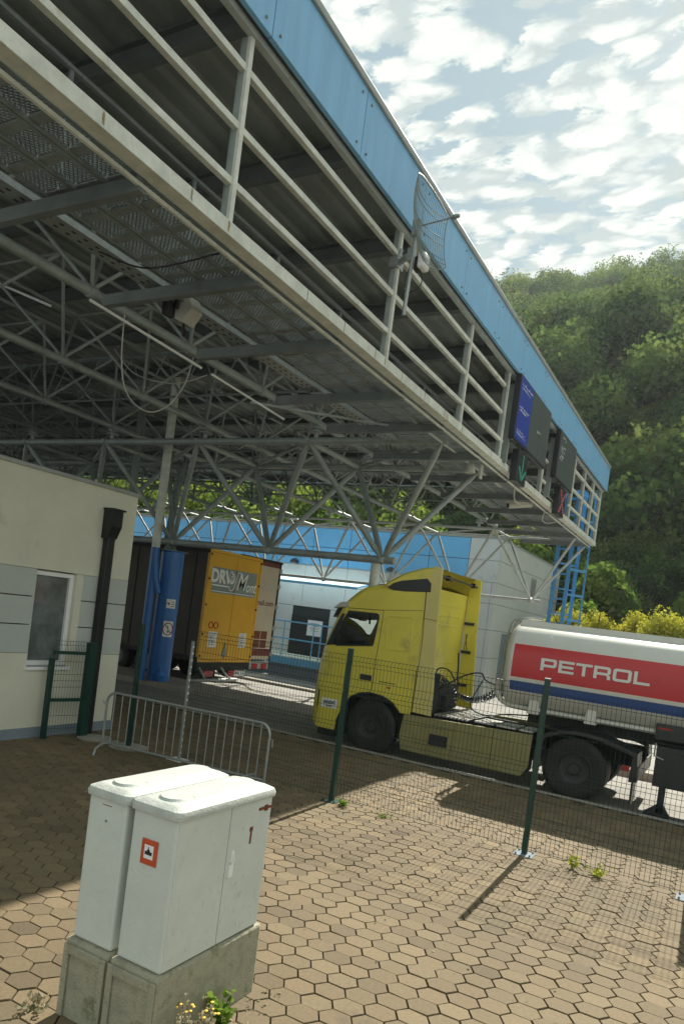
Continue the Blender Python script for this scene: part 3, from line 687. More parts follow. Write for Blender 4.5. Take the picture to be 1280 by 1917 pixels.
# floodlight on the cable tray, camera housings
t = thing('floodlight', (-6.75, 7.0, 6.2), 'beige box floodlight hanging on the perforated cable tray', 'floodlight')
mb = MB(); mb.prism([(-6.86, 6.02), (-6.66, 5.93), (-6.52, 6.10), (-6.60, 6.27), (-6.80, 6.30)], 'y', 6.88, 7.10); mb.build('housing', m_lamp, t, bevel=0.015)
MB().box(-6.78, 6.83, 6.1, -6.73, 6.87, 6.36).build('bracket', m_dk, t); MB().box(-6.78, 7.11, 6.1, -6.73, 7.15, 6.36).build('bracket', m_dk, t); MB().box(-6.90, 6.75, 6.0, -6.80, 6.90, 6.18).build('gear_box', m_dk, t); MB().tube((-6.75, 7.0, 6.0), (-6.72, 7.0, 5.80), 0.02, 8).build('aiming_rod', m_dk, t)
t = thing('security_camera', (-5.3, 19.1, 6.1), 'beige tube security camera under the catwalk edge below the dark boards', 'camera')
mb = MB(); mb.path([(-5.75, 18.75, 5.92), (-5.25, 19.15, 6.06)], 0.085, 14); mb.box(-5.82, 18.6, 6.0, -5.2, 19.2, 6.0+0.004); mb.build('housing', m_lamp, t, smooth=True)
MB().path([(-5.3, 19.1, 6.05), (-5.2, 19.15, 6.14)], 0.025, 8).build('bracket', m_lamp, t); MB().path([(-5.77, 18.735, 5.912), (-5.755, 18.746, 5.918)], 0.06, 14).build('lens', m_dk, t)
t = thing('dome_lamp', (-5.45, 14.7, 5.85), 'small pale lamp with a drooping shade at the corner of the front support frame', 'lamp')
mb = MB(); mb.lathe([(0.0, 0.25), (0.05, 0.22), (0.11, 0.12), (0.12, 0.0), (0, 0.0)], (-5.45, 14.7, 5.85), 'z', 14); mb.tube((-5.45, 14.7, 6.05), (-5.45, 14.7, 6.2), 0.03, 8); mb.build('shade', m_lamp, t, smooth=True)
MB().box(-5.30, 14.85, 5.78, -5.26, 15.0, 6.08).build('panel', m_lamp, t)

# grid dish, mast and panel antenna
t = thing('antenna_mast', (-4.62, 9.05, 6.85), 'thin grey mast clamped to the catwalk upright and carrying the grid dish', 'mast')
mb = MB(); mb.tube((-4.62, 9.02, 6.75), (-4.56, 8.98, 8.05), 0.028, 12); mb.build('pole', m_galv, t, smooth=True)
mb = MB(); mb.bar((-4.98, 9.32, 7.66), (-4.60, 9.03, 7.62), 0.05, 0.07); mb.box(-5.07, 9.22, 7.58, -4.93, 9.42, 7.72); mb.box(-4.66, 8.97, 7.5, -4.57, 9.08, 7.68); mb.tube((-4.95, 9.3, 7.75), (-4.93, 9.3, 7.85), 0.03, 8)
mb.build('clamp_arm', m_galv, t)
MB().path(smooth_pts([(-4.62, 9.05, 7.5), (-4.72, 9.12, 7.25), (-4.6, 9.05, 7.08), (-4.45, 9.1, 7.2), (-4.48, 9.1, 7.4)]), 0.008, 6).build('lead', m_black, t)
t = thing('panel_antenna', (-4.45, 9.1, 7.3), 'small white rounded box antenna on the mast below the grid dish', 'antenna')
MB().box(-4.49, 8.96, 7.38, -4.38, 9.16, 7.60).build('cover', m_white, t, bevel=0.03); MB().box(-4.55, 9.0, 7.37, -4.47, 9.1, 7.55).build('mount', m_dk, t)
t = thing('grid_dish', (-4.42, 8.95, 7.2), 'wire grid dish antenna on the mast in front of the blue fascia', 'dish antenna')
mb = MB(); C0 = Vector((-4.48, 8.93, 7.93)); ax = Vector((0.93, -0.02, 0.08)).normalized(); ay = Vector((0, 1, 0)); ay = (ay-ax*ay.dot(ax)).normalized(); az2 = ax.cross(ay)*1.0
def dp_(u, v): return C0+ay*u+az2*v+ax*(0.62*(u*u*0.75+v*v*0.55))
def lim(u): return 0.54-0.17*abs(u/0.52)**2.2
for u in np.arange(-0.52, 0.521, 0.040):
    l = lim(u); mb.path([dp_(u, v) for v in np.linspace(-l, l, 12)], 0.0042, 4)
for v in (-0.33, -0.26, 0.26, 0.33): mb.path([dp_(u, v) for u in np.linspace(-0.52, 0.52, 12)], 0.006, 4)
for v in (-0.05, 0.05): mb.path([dp_(u, v) for u in np.linspace(-0.52, 0.52, 12)], 0.006, 5)
for sg in (-1, 1):
    mb.path([dp_(u, sg*lim(u)) for u in np.linspace(-0.52, 0.52, 20)], 0.008, 5); mb.path([dp_(sg*0.52, v) for v in np.linspace(-lim(0.52), lim(0.52), 12)], 0.008, 5)
mb.build('reflector', m_dtube, t)
mb = MB(); mb.tube(dp_(0, 0), C0+ax*0.48, 0.010, 8); mb.path([C0+ax*0.46, C0+ax*0.50, C0+ax*0.56], [0.03, 0.035, 0.02], 10); mb.build('feed', m_dtube, t)
mb = MB(); mb.box(-4.60, 8.90, 7.82, -4.50, 8.98, 8.02); mb.build('dish_mount', m_galv, t)

# variable message boards and lane signals on the edge
def board(y0, y1, z0, z1, blue, label, dep=0.13):
    t = thing('message_board', (-4.85, (y0+y1)/2, z0), label, 'sign board', 'message boards along the canopy edge')
    MB().box(-4.72-dep, y0, z0, -4.72, y1, z1).build('housing', m_blackp, t, bevel=0.01)
    if blue:
        yb = y0+(y1-y0)*0.36
        MB().box(-4.72, y0+0.04, z0+0.04, -4.712, yb, z1-0.04).build('blue_panel', m_boardb, t); MB().box(-4.72, yb+0.01, z0+0.04, -4.712, y0+(y1-y0)*0.68, z1-0.04).build('dark_panel', m_board, t)
        MB().box(-4.72, y0+(y1-y0)*0.68+0.01, z0+0.04, -4.712, y1-0.04, z1-0.04).build('dark_panel', m_board, t)
        mb = MB(); g = random.Random(4)
        for row, (zz, k) in enumerate(((0.86, 9), (0.80, 7), (0.52, 8), (0.47, 6), (0.16, 7), (0.11, 7))):
            for i in range(k):
                ya = y0+0.14+i*0.10; z = z0+(z1-z0)*zz+g.uniform(-.01, .01); mb.box(-4.712, ya, z, -4.709, ya+g.uniform(.03, .07), z+g.uniform(0.012, 0.04))
        for i in range(3): mb.box(-4.712, y0+1.75+i*0.12, z0+0.6+i*.02, -4.709, y0+1.80+i*.12, z0+0.66)
        mb.build('text_marks', m_swhite, t)
    else:
        MB().box(-4.72, y0+0.04, z0+0.04, -4.712, y1-0.04, z1-0.04).build('dark_panel', m_board, t); mb = MB()
        for (a, b, w, h) in ((0.28, 0.88, 0.25, 0.02), (0.62, 0.84, 0.03, 0.05), (0.50, 0.70, 0.2, 0.02), (0.26, 0.62, 0.03, 0.1), (0.38, 0.58, 0.03, 0.12), (0.55, 0.58, 0.05, 0.05), (0.30, 0.50, 0.3, 0.02), (0.22, 0.42, .03, .08), (0.42, 0.42, .03, .08)):
            mb.box(-4.712, y0+a, z0+(z1-z0)*b, -4.709, y0+a+w, z0+(z1-z0)*b+h)
        mb.build('text_marks', m_swhite, t)
    mb = MB(); g = random.Random(9)
    for i in range(int((y1-y0)/0.14)):
        if g.random() < 0.75: mb.tube((-4.78, y0+0.1+i*0.14, z0-0.012), (-4.78, y0+0.1+i*0.14, z0), 0.018, 6)
    mb.build('studs', m_chrome, t)
    MB().box(-5.0, y0+0.1, z0-0.5, -4.86, y0+0.2, z1-0.2).build('mounting_rail', m_dtube, t); MB().box(-5.0, y1-0.4, z0, -4.86, y1-0.3, z1-0.2).build('mounting_rail', m_dtube, t); return t
board(15.12, 17.98, 6.72, 8.12, True, 'long dark message board with a blue panel at its near end')
board(19.16, 21.28, 6.80, 8.08, False, 'shorter all dark message board with thin white marks, beyond the blue one')
def signal(y0, y1, z0, z1, m, label, cross):
    t = thing('lane_signal', (-4.85, (y0+y1)/2, z0), label, 'lane signal', 'lane signals below the message boards')
    MB().box(-4.90, y0, z0, -4.74, y1, z1).build('housing', m_blackp, t, bevel=0.01)
    mb = MB(); yc, zc = (y0+y1)/2, (z0+z1)/2; h = (z1-z0)*0.38; w = (y1-y0)*0.36
    segs = [((yc-w, zc-h), (yc+w, zc+h)), ((yc-w, zc+h), (yc+w, zc-h))] if cross else [((yc, zc+h), (yc, zc-h)), ((yc, zc-h), (yc-w, zc-h*0.1)), ((yc, zc-h), (yc+w, zc-h*0.1))]
    for (a, b), (c, d) in segs:
        k = 10
        for i in range(k+1):
            f = i/k; yy, zz = a+(c-a)*f, b+(d-b)*f
            mb.lathe([(0, 0), (0.022, 0.0), (0.018, 0.012), (0, 0.014)], (-4.74, yy, zz), 'x', 8)
            mb.lathe([(0, 0), (0.018, 0.0), (0.014, 0.012), (0, 0.014)], (-4.74, yy+0.05, zz), 'x', 8)
    mb.build('led_symbol', m, t)
signal(15.75, 16.5, 5.94, 6.66, m_ledg, 'black lane signal with a green downward arrow under the blue board', False)
signal(20.0, 20.75, 5.98, 6.74, m_ledr, 'black lane signal with a red cross under the second dark board', True)

# ------------------------------------------------------------------ blue ladder tower at the canopy end
t = thing('ladder_tower', (-5.9, 28.2, -0.9), 'blue caged steel ladder tower standing at the far canopy corner', 'ladder tower')
zb = -0.95
for (x, y, w) in ((-6.35, 27.7, 0.13), (-5.85, 27.7, 0.13), (-5.72, 28.4, 0.12), (-5.35, 28.4, 0.06)):
    MB().box(x-w/2, y-w/2, zb, x+w/2, y+w/2, 8.3).build('leg', m_bluel, t)
for z in np.arange(0.3, 8.0, 0.95):
    mb = MB(); z = float(z); mb.bar((-6.35, 27.7, z), (-5.85, 27.7, z), 0.05, 0.07); mb.bar((-5.85, 27.7, z+0.2), (-5.35, 28.4, z+0.2), 0.05, 0.08); mb.bar((-6.35, 27.7, z+0.4), (-5.72, 28.4, z+0.4), 0.04, 0.05); mb.build('cross_bar', m_bluel, t)
mb = MB()
for z in np.arange(-0.6, 8.2, 0.45): mb.tube((-6.3, 27.72, float(z)), (-5.9, 27.72, float(z)), 0.009, 6)
for z in np.arange(1.6, 8.0, 0.95): mb.path([(-6.3, 27.65, z), (-6.35, 27.2, z), (-6.08, 26.98, z), (-5.82, 27.2, z), (-5.87, 27.65, z)], 0.016, 6)
mb.build('ladder_rungs', m_bluel, t)

# ------------------------------------------------------------------ office building behind
bd = thing('customs_office', (-25, 36, -1.3), 'long grey panelled office with a blue upper band beyond the lanes', 'building')
FX, FY = -10.2, 33.0
MB().box(-52, FY+0.06, -1.5, FX-0.06, 46, 6.9).build('wall', m_groove, bd)
mb = MB(); z = -1.3
zz = [-1.3, -0.1, 1.25, 2.6, 3.85, 4.85]
for a, b in zip(zz[:-1], zz[1:]):
    for x in np.arange(-52, FX-0.1, 2.6):
        x1 = min(x+2.6, FX)
        if b <= 2.6 and a >= -0.1 and x1 > -21.4 and x < -18.9: 
            if x < -21.3: mb.box(x+0.01, FY, a+0.01, -21.31, FY+0.06, b-0.01)
            if x1 > -18.95: mb.box(-18.93, FY, a+0.01, x1-0.01, FY+0.06, b-0.01)
            continue
        mb.box(x+0.01, FY, a+0.01, x1-0.01, FY+0.06, b-0.01)
# side wall towards the right
for a, b in zip(zz[:-1]+[4.85, 5.9], zz[1:]+[5.9, 6.95]):
    for y in np.arange(FY, 46, 3.2):
        if 34.5 < y+1 < 38 and a < 2.6: continue
        mb.box(FX-0.06, max(y, FY+0.061)+0.01, a+0.01, FX, min(y+3.2, 46)-0.01, b-0.01)
mb.build('grey_cladding', m_fgrey, bd)
mb = MB()
for a, b in ((4.85, 5.88), (5.88, 6.92)):
    for x in np.arange(-52, -11.7, 2.25): mb.box(x+0.015, FY, a+0.015, min(x+2.25, -11.7)-0.015, FY+0.06, b-0.015)
mb.build('blue_cladding', m_blueb, bd)
mb = MB()
for a, b in ((4.85, 5.88), (5.88, 6.92)): mb.box(-11.69, FY, a+0.01, FX-0.01, FY+0.06, b-0.01)
mb.build('corner_cladding', m_fgrey, bd)
MB().box(-52, FY-0.03, 6.92, FX+0.03, 46.1, 7.0).build('parapet', m_cop, bd)
MB().box(-52, FY-0.02, 4.82, -10.9, FY, 4.88).build('band_trim', m_cop, bd)
d = MB().box(-21.3, FY+0.005, 0.0, -18.95, FY+0.05, 2.1).build('door', m_dk, bd); MB().box(-20.35, FY-0.01, 1.0, -19.15, FY+0.005, 2.02).build('frame', m_pipe, d); MB().box(-20.22, FY-0.02, 1.08, -19.3, FY-0.01, 1.92).build('notice', m_white, d)
mb = MB()
for i in range(4): mb.box(-20.05+0.08*(i % 2), FY-0.022, 1.74-i*0.13, -19.5, FY-0.02, 1.76-i*0.13)
mb.build('notice_text', m_dk, d)
MB().box(FX, 35.0, -0.6, FX+0.02, 37.4, 2.5).build('side_door', m_plinth, bd)
v = MB(); v.box(FX, 39.2, 4.5, FX+0.05, 40.2, 5.75)
for z in np.arange(4.58, 5.7, 0.14): v.box(FX+0.05, 39.25, float(z), FX+0.07, 40.15, float(z)+0.07)
v.build('vent_grille', m_cop, bd)
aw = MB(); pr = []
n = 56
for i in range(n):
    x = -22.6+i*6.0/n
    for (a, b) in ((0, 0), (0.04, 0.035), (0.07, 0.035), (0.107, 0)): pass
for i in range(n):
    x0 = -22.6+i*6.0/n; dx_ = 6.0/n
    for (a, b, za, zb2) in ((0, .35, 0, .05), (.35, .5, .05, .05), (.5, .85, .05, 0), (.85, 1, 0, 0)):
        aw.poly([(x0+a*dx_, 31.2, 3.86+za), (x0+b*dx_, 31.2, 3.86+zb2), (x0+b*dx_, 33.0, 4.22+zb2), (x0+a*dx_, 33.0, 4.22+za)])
a_ = thing('door_awning', (-19.6, 32, 3.8), 'blue edged awning with a corrugated translucent sheet given its own glow over the office door', 'awning')
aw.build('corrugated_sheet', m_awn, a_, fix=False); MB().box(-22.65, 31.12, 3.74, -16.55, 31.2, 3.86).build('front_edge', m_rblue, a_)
mb = MB()
for x in (-22.4, -20.5, -18.6, -16.8): mb.bar((x, 31.2, 3.80), (x, 33.0, 4.12), 0.05, 0.06)
mb.build('rafters', m_rblue, a_)
for x, z, lb in ((-21.4, 4.9, 'left of the truck roof above the awning'), (-15.6, 4.9, 'just above the truck roof spoiler'), (-12.3, 4.55, 'under the blue band near its right end')):
    t = thing('wall_lamp', (x, 32.8, z), 'dark rounded wall lamp '+lb, 'wall lamp', 'lamps along the office wall')
    mb = MB(); mb.lathe([(0.0, 0.24), (0.12, 0.21), (0.22, 0.12), (0.26, 0.0), (0, 0.0)], (x, 32.72, z), 'z', 18); mb.build('shade', m_blackp, t, smooth=True); MB().box(x-0.06, 32.9, z, x+0.06, 33.0, z+0.15).build('arm', m_blackp, t)
# raised walkway with railing
t = thing('raised_walkway', (-20, 31.6, -1.1), 'raised concrete walkway with a blue edge in front of the office door', 'walkway')
MB().box(-34, 30.6, -1.35, -14.2, 33.0, -0.32).build('base', m_plinth, t); MB().box(-34, 30.5, -0.32, -14.2, 33.0, -0.02).build('slab', m_cream, t, bevel=0.01)
MB().box(-34, 30.46, -0.42, -14.1, 30.5, -0.06).build('blue_edge', m_rblue, t)
t = thing('walkway_railing', (-20, 30.6, 0), 'light blue pipe railing along the raised walkway', 'railing')
for z in (0.92, 1.80): MB().tube((-28, 30.6, z-0.05), (-16.2, 30.6, z-0.05), 0.035, 8).build('rail', m_rblue, t, smooth=True)
for x in (-27.5, -25.4, -23.2, -21.9, -20.1, -18.35, -17.9, -16.3): MB().tube((x, 30.6, -0.02), (x, 30.6, 1.75), 0.032, 8).build('post', m_rblue, t, smooth=True)
t = thing('blue_bollard_frame', (-21.9, 30.2, -1.1), 'blue steel upright at the walkway edge beside the cream trailer', 'post')
MB().box(-21.95, 30.15, -1.3, -21.8, 30.3, 0.0).build('post', m_bluel, t); MB().box(-21.97, 30.13, 0.0, -21.78, 30.32, 0.02).build('cap', m_bluel, t)

# ------------------------------------------------------------------ cream guard building on the left
gb = thing('guard_building', (-12.6, 4.5, 0), 'low cream rendered building with grey panel band and one white framed window', 'building')
WX = -9.21
def wall_piece(y0, y1, z0, z1, m, mbd): mbd.box(-9.45, y0, z0, WX, y1, z1)
body = MB(); body.box(-16, 0.0, 0, -9.45, 9.0, 4.0)
wy0, wy1, wz0, wz1 = 7.18, 7.92, 1.10, 2.56
for (y0, y1, z0, z1) in ((0, 9.0, 0.16, 1.30), (0, 9.0, 2.58, 4.02)):
    if z0 < 1:
        body.box(-9.45, y0, z0, WX, wy0, z1); body.box(-9.45, wy1, z0, WX, y1, z1); body.box(-9.45, wy0, z0, WX, wy1, wz0)
    else: body.box(-9.45, y0, z0, WX, y1, z1)
body.build('wall', m_cream, gb)
bnd = MB(); seam = MB()
for a, b in ((1.30, 1.725), (1.735, 2.15), (2.16, 2.575)):
    for y0, y1 in ((0, wy0-0.004), (wy1+0.13, 9.0)):
        yy = y1 if y0 < 1 else y1
        bnd.box(-9.45, y0, a+0.006, WX+0.006, y1, b)
    seam.box(-9.45, wy1, a, WX, wy1+0.13, b+0.012)
bnd.build('panel_band', m_wgrey, gb, bevel=0.003); seam.build('render_strip', m_cream, gb)
mb = MB(); mb.box(-9.45, 0, -0.05, WX+0.012, 9.01, 0.16); mb.build('plinth', m_plinth, gb)
MB().box(-16.05, -0.05, 4.02, WX+0.035, 9.04, 4.075).build('roof_trim', m_cop, gb)
w = MB()
w.box(-9.36, wy0+0.01, wz0+0.0, -9.27, wy1, wz0+0.08); w.box(-9.36, wy0+0.01, wz1-0.07, -9.27, wy1, wz1); w.box(-9.36, wy1-0.075, wz0+0.08, -9.27, wy1, wz1-0.07); w.box(-9.36, wy0+0.01, wz0+0.08, -9.27, wy0+0.05, wz1-0.07)
wn = w.build('window', m_white, gb, bevel=0.008)
MB().box(-9.34, wy0+0.05, wz0+0.08, -9.32, wy1-0.075, wz1-0.07).build('pane', m_glassd, wn)
MB().box(-9.30, wy0-0.02, wz0-0.05, WX+0.05, wy1+0.03, wz0).build('sill', m_white, wn)
t = thing('wall_downpipe', (-9.12, 8.42, 0), 'dark downpipe with a square hopper head on the cream building wall', 'downpipe')
mb = MB(); mb.box(-9.19, 8.33, 0.0, -9.06, 8.47, 3.25); mb.build('pipe', m_pipe, t, bevel=0.01)
mb = MB(); mb.prism([(-9.2, 3.22), (-9.07, 3.22), (-8.98, 3.42), (-8.98, 3.68), (-9.2, 3.68)], 'y', 8.29, 8.50); mb.box(-9.2, 8.27, 3.68, -8.95, 8.53, 3.71); mb.build('hopper', m_pipe, t)

# ------------------------------------------------------------------ vehicles
def wheel(parent, x, y0, y1, z, r, name='wheel', rimm=None, side=-1, hub=0.5):
    """tyre between y0 and y1; side = outward direction along Y"""
    o_y = y0 if side < 0 else y1; s = -side
    P = lambda w: o_y+s*w
    wd = y1-y0
    mb = MB(); pr = [(r*hub, P(0.03)), (r*0.80, P(0.0)), (r*0.93, P(0.012)), (r, P(0.05)), (r, P(wd-0.05)), (r*0.93, P(wd)), (r*hub, P(wd))]
    mb.lathe([(a, b) for a, b in pr], (x, 0, z), 'y', 36, cap=False)
    t = mb.build(name, m_black, parent, smooth=True)
    mb = MB(); mb.lathe([(0.0, P(0.05)), (r*0.16, P(0.05)), (r*0.20, P(0.09)), (r*0.34, P(0.10)), (r*0.47, P(0.08)), (r*0.545, P(0.02)), (r*0.57, P(0.028)), (r*0.57, P(0.1))], (x, 0, z), 'y', 28, cap=False)
    for k in range(10):
        a = k*math.pi/5; mb.lathe([(0, P(0.06)), (0.018, P(0.06)), (0.018, P(0.10)), (0, P(0.10))], (x+math.cos(a)*r*0.28, 0, z+math.sin(a)*r*0.28), 'y', 6)
    mb.build('rim', rimm or m_dtube, t, smooth=True)
    return t
TY0, TY1 = 12.28, 14.62
t = thing('tractor_unit', (-4.2, 13.45, -0.1), 'yellow high roof truck tractor coupled to the white fuel tanker', 'truck')
prof = [(-7.14, 0.22), (-7.22, 0.34), (-7.235, 0.62), (-7.235, 0.9), (-7.22, 1.2), (-7.20, 1.5), (-7.15, 1.82), (-7.04, 2.14), (-6.93, 2.44), (-6.82, 2.68), (-6.70, 2.82), (-6.52, 2.98), (-6.34, 3.09), (-6.1, 3.145), (-5.75, 3.18), (-5.40, 3.205), (-5.08, 3.22)]
def off(d, y):
    out = []
    for x, z in prof:
        k = min(1, max(0, (-6.35-x)/0.5)); kz = min(1, max(0, (z-2.7)/0.3))
        out.append((x+d*k, y, z-d*kz*0.7))
    return out
secs = [off(0.16, TY0), off(0.07, TY0+0.035), off(0.02, TY0+0.10), off(0.0, TY0+0.22), off(-0.05, TY0+0.7), off(-0.07, (TY0+TY1)/2), off(-0.05, TY1-0.7), off(0.0, TY1-0.22), off(0.02, TY1-0.10), off(0.07, TY1-0.035), off(0.16, TY1)]
def strip(i0, i1, m, name, s0=0, s1=len(secs)-1, parent=t):
    mb = MB(); i = 0
    for a in range(s0, s1+1):
        for k in range(i0, i1+1): mb.v.append(secs[a][k])
    w = i1-i0+1
    for a in range(s1-s0):
        for k in range(w-1): mb.f.append((a*w+k, a*w+k+1, (a+1)*w+k+1, (a+1)*w+k)); mb.mi.append(0)
    return mb.build(name, m, parent, smooth=True)
side = [(x, z) for x, y, z in off(0.16, 0)]
arch = [(-5.08, 0.80), (-5.30, 0.80), (-5.46, 0.95), (-5.68, 1.04), (-5.92, 1.065), (-6.15, 1.03), (-6.34, 0.93), (-6.47, 0.76), (-6.56, 0.52), (-6.60, 0.40), (-6.62, 0.22)]
winl = [(-6.63, 2.565), (-6.03, 2.575), (-5.985, 2.55), (-5.97, 2.50), (-6.02, 1.99), (-6.045, 1.955), (-6.80, 1.86), (-6.86, 1.90), (-6.85, 1.98), (-6.74, 2.34)]
def side_plate(y, flip):
    bm = bmesh.new(); o0 = worldloc(t)
    def loop(pts):
        vs = [bm.verts.new((x-o0.x, y-o0.y, z-o0.z)) for x, z in pts]
        return [bm.edges.new((vs[i], vs[(i+1) % len(vs)])) for i in range(len(vs))]
    e = loop(side+arch)+loop(winl)
    bmesh.ops.triangle_fill(bm, use_beauty=True, use_dissolve=False, edges=e)
    me = bpy.data.meshes.new('side_panel'); bm.to_mesh(me); bm.free(); me.materials.append(m_yel)
    o = bpy.data.objects.new('side_panel', me); COL.objects.link(o); o.parent = t; return o
sp = [side_plate(TY0, 1), side_plate(TY1, -1)]
strip(0, 6, m_yel, 'front_panel'); strip(6, 9, m_glass, 'windscreen', 3, 7)
mb_ = strip(6, 9, m_yel, 'screen_pillar', 0, 3); strip(6, 9, m_yel, 'screen_pillar', 7, 10); strip(9, 16, m_yel, 'roof')
mb = MB(); mb.box(-5.10, TY0+0.01, 0.85, -5.08, TY1-0.01, 3.2); bw = mb.build('back_wall', m_yel, t)
mb = MB()
for z in (2.9, 2.7, 2.5, 1.75, 1.55): mb.box(-5.08, TY0+0.25, z, -5.065, TY1-0.4, z+0.05)
mb.box(-5.08, TY0+0.5, 1.9, -5.06, TY0+1.1, 2.35); mb.build('pressings', m_yel, bw, bevel=0.008)
MB().box(-6.9, TY0+0.03, 0.95, -5.1, TY1-0.03, 1.0).build('cab_floor', m_dk, t)
# interior
mb = MB(); mb.box(-6.95, TY0+0.05, 1.0, -6.45, TY1-0.05, 1.83); mb.build('dashboard', m_dk, t, bevel=0.04)
mb = MB(); mb.path([(-6.35+0.09*math.cos(a), 13.9+0.20*math.sin(a), 1.98+0.16*math.cos(a)) for a in np.linspace(0, 2*math.pi, 21)], 0.016, 6); mb.tube((-6.5, 13.9, 1.8), (-6.36, 13.9, 1.98), 0.03, 8); mb.build('steering_wheel', m_dk, t)
for yy in (12.75, 13.7):
    mb = MB(); mb.box(-6.15, yy, 1.2, -5.75, yy+0.5, 1.35); mb.prism([(-5.75, 1.3), (-5.60, 1.3), (-5.52, 1.95), (-5.62, 1.95)], 'y', yy, yy+0.5); mb.build('seat', m_dk, t, bevel=0.03)
mb = MB(); mb.box(-6.72, 12.9, 2.40, -6.64, 13.1, 2.46); mb.tube((-6.68, 13.3, 2.55), (-6.66, 13.3, 2.35), 0.02, 6); mb.build('windscreen_trinkets', m_dk, t)
for y, yy in ((TY0-0.004, -1), (TY1+0.004, 1)):
    mb = MB(); n = len(winl); cxw, czw = -6.4, 2.2
    for i in range(n):
        a, b = winl[i], winl[(i+1) % n]; ia = (a[0]*0.93+cxw*0.07, a[1]*0.93+czw*0.07); ib = (b[0]*0.93+cxw*0.07, b[1]*0.93+czw*0.07)
        oa = (a[0]*1.035-cxw*0.035, a[1]*1.03-czw*0.03); ob = (b[0]*1.035-cxw*0.035, b[1]*1.03-czw*0.03)
        mb.poly([(oa[0], y, oa[1]), (ob[0], y, ob[1]), (ib[0], y, ib[1]), (ia[0], y, ia[1])])
    # dark lower corner of the side glazing running forward to the pillar
    mb.poly([(-6.84, y, 1.87), (-7.04, y, 1.84), (-6.93, y, 2.13), (-6.77, y, 2.50), (-6.70, y, 2.50), (-6.80, y, 2.2), (-6.84, y, 1.98)])
    sw = mb.build('side_window', m_blackp, t)
    g = MB(); g.poly([(x, y+0.012*(-yy), z) for x, z in winl]); g.build('pane', m_glass, sw)
# sun visor
mb = MB(); mb.prism([(-7.03, 2.40), (-6.97, 2.56), (-6.84, 2.70), (-6.74, 2.72), (-6.80, 2.60), (-6.93, 2.46)], 'y', TY0+0.10, TY1-0.10); mb.build('sun_visor', m_blackp, t, bevel=0.01)
mb = MB(); mb.prism([(-6.98, 2.58), (-6.84, 2.71), (-6.66, 2.745), (-6.64, 2.64), (-6.80, 2.62)], 'y', TY0-0.02, TY0+0.11); mb.build('visor_end', m_lamp, t, bevel=0.01)
def lines(name, polys, y, m, parent, r=0.006):
    mb = MB()
    for p in polys: mb.path([(a, y, b) for a, b in p], r, 5)
    return mb.build(name, m, parent)
lines('door_gaps', [[(-6.66, 2.62), (-5.89, 2.655), (-5.895, 2.2), (-5.92, 1.72), (-5.925, 1.12), (-6.02, 1.05)], [(-5.09, 3.16), (-5.03, 2.2), (-5.05, 0.82)], [(-7.07, 0.96), (-7.04, 0.50), (-6.66, 0.44)], [(-6.99, 1.86), (-7.13, 1.80)]], TY0-0.001, m_dk, t)
mb = MB(); rc = [(-5.77, 2.53), (-5.74, 2.56), (-5.30, 2.575), (-5.26, 2.55), (-5.25, 1.98), (-5.29, 1.945), (-5.70, 1.93), (-5.75, 1.95)]
mb.path([(a, TY0-0.001, b) for a, b in rc+rc[:1]], 0.010, 6); mb.build('storage_hatch', m_yel, t, smooth=True)
mb = MB(); mb.path([(-5.89, TY0, 2.66), (-5.1, TY0, 2.74)], 0.006, 5); mb.build('roof_seam', m_yeld, t)
MB().box(-6.21, TY0-0.012, 1.285, -5.96, TY0+0.01, 1.395).build('door_handle', m_blackp, t, bevel=0.008)
mb = MB(); mb.prism([(-5.87, 3.09), (-5.76, 3.19), (-5.60, 3.25), (-5.09, 3.335), (-5.0, 3.25), (-4.99, 3.09), (-5.5, 3.055), (-5.75, 3.055)], 'y', TY0-0.015, TY0+0.03); mb.build('side_louver', m_blackp, t, bevel=0.012)
# roof deflector
mb = MB(); dp1 = [(-6.0, 3.15), (-5.88, 3.24), (-5.57, 3.42), (-5.25, 3.53), (-5.05, 3.57), (-4.95, 3.57)]
m0 = len(dp1)
ysd = [TY0+0.0, TY0+0.05, TY0+0.16, TY0+0.4, (TY0+TY1)/2, TY1-0.4, TY1-0.16, TY1-0.05, TY1]; dz = [0.045, 0.012, 0.0, 0.015, 0.02, 0.015, 0.0, 0.012, 0.045]
for yv, d in zip(ysd, dz):
    for x, z in dp1: mb.v.append((x+d, yv, z-d))
for a in range(len(ysd)-1):
    for k in range(m0-1): mb.f.append((a*m0+k, a*m0+k+1, (a+1)*m0+k+1, (a+1)*m0+k)); mb.mi.append(0)
for yv, d in ((ysd[0], dz[0]), (ysd[-1], dz[-1])): mb.poly([(x+d, yv, z-d) for x, z in dp1]+[(-4.95, yv, 3.2), (-5.9, yv, 3.13)])
mb.build('roof_deflector', m_yel, t, smooth=True)
for y0, s_ in ((TY0-0.003, 1), (TY1+0.003, -1)):
    mb = MB(); mb.prism([(-5.06, 0.86), (-4.68, 0.84), (-4.70, 1.3), (-4.79, 2.6), (-4.82, 3.55), (-4.97, 3.575), (-5.07, 3.3), (-5.045, 2.2)], 'y', y0, y0+0.05*s_)
    mb.build('side_fairing', m_fair if s_ > 0 else m_yel, t, bevel=0.006)
lines('fairing_seam', [[(-5.07, 2.60), (-4.79, 2.58)]], TY0-0.005, m_dk, t, 0.004)
mb = MB(); mb.path([(-4.86, TY0+0.06, 3.42), (-4.9, TY1-0.06, 3.40)], 0.02, 8); mb.path([(-4.9, TY0+0.1, 3.42), (-5.07, TY0+0.35, 3.12)], 0.02, 8); mb.path([(-4.95, TY0+0.3, 3.42), (-4.95, TY0+0.9, 3.38)], 0.015, 8)
for y in (TY0+0.5, TY1-0.35): mb.box(-4.93, y, 3.36, -4.85, y+0.04, 3.46)
mb.build('fairing_stay', m_blackp, t)
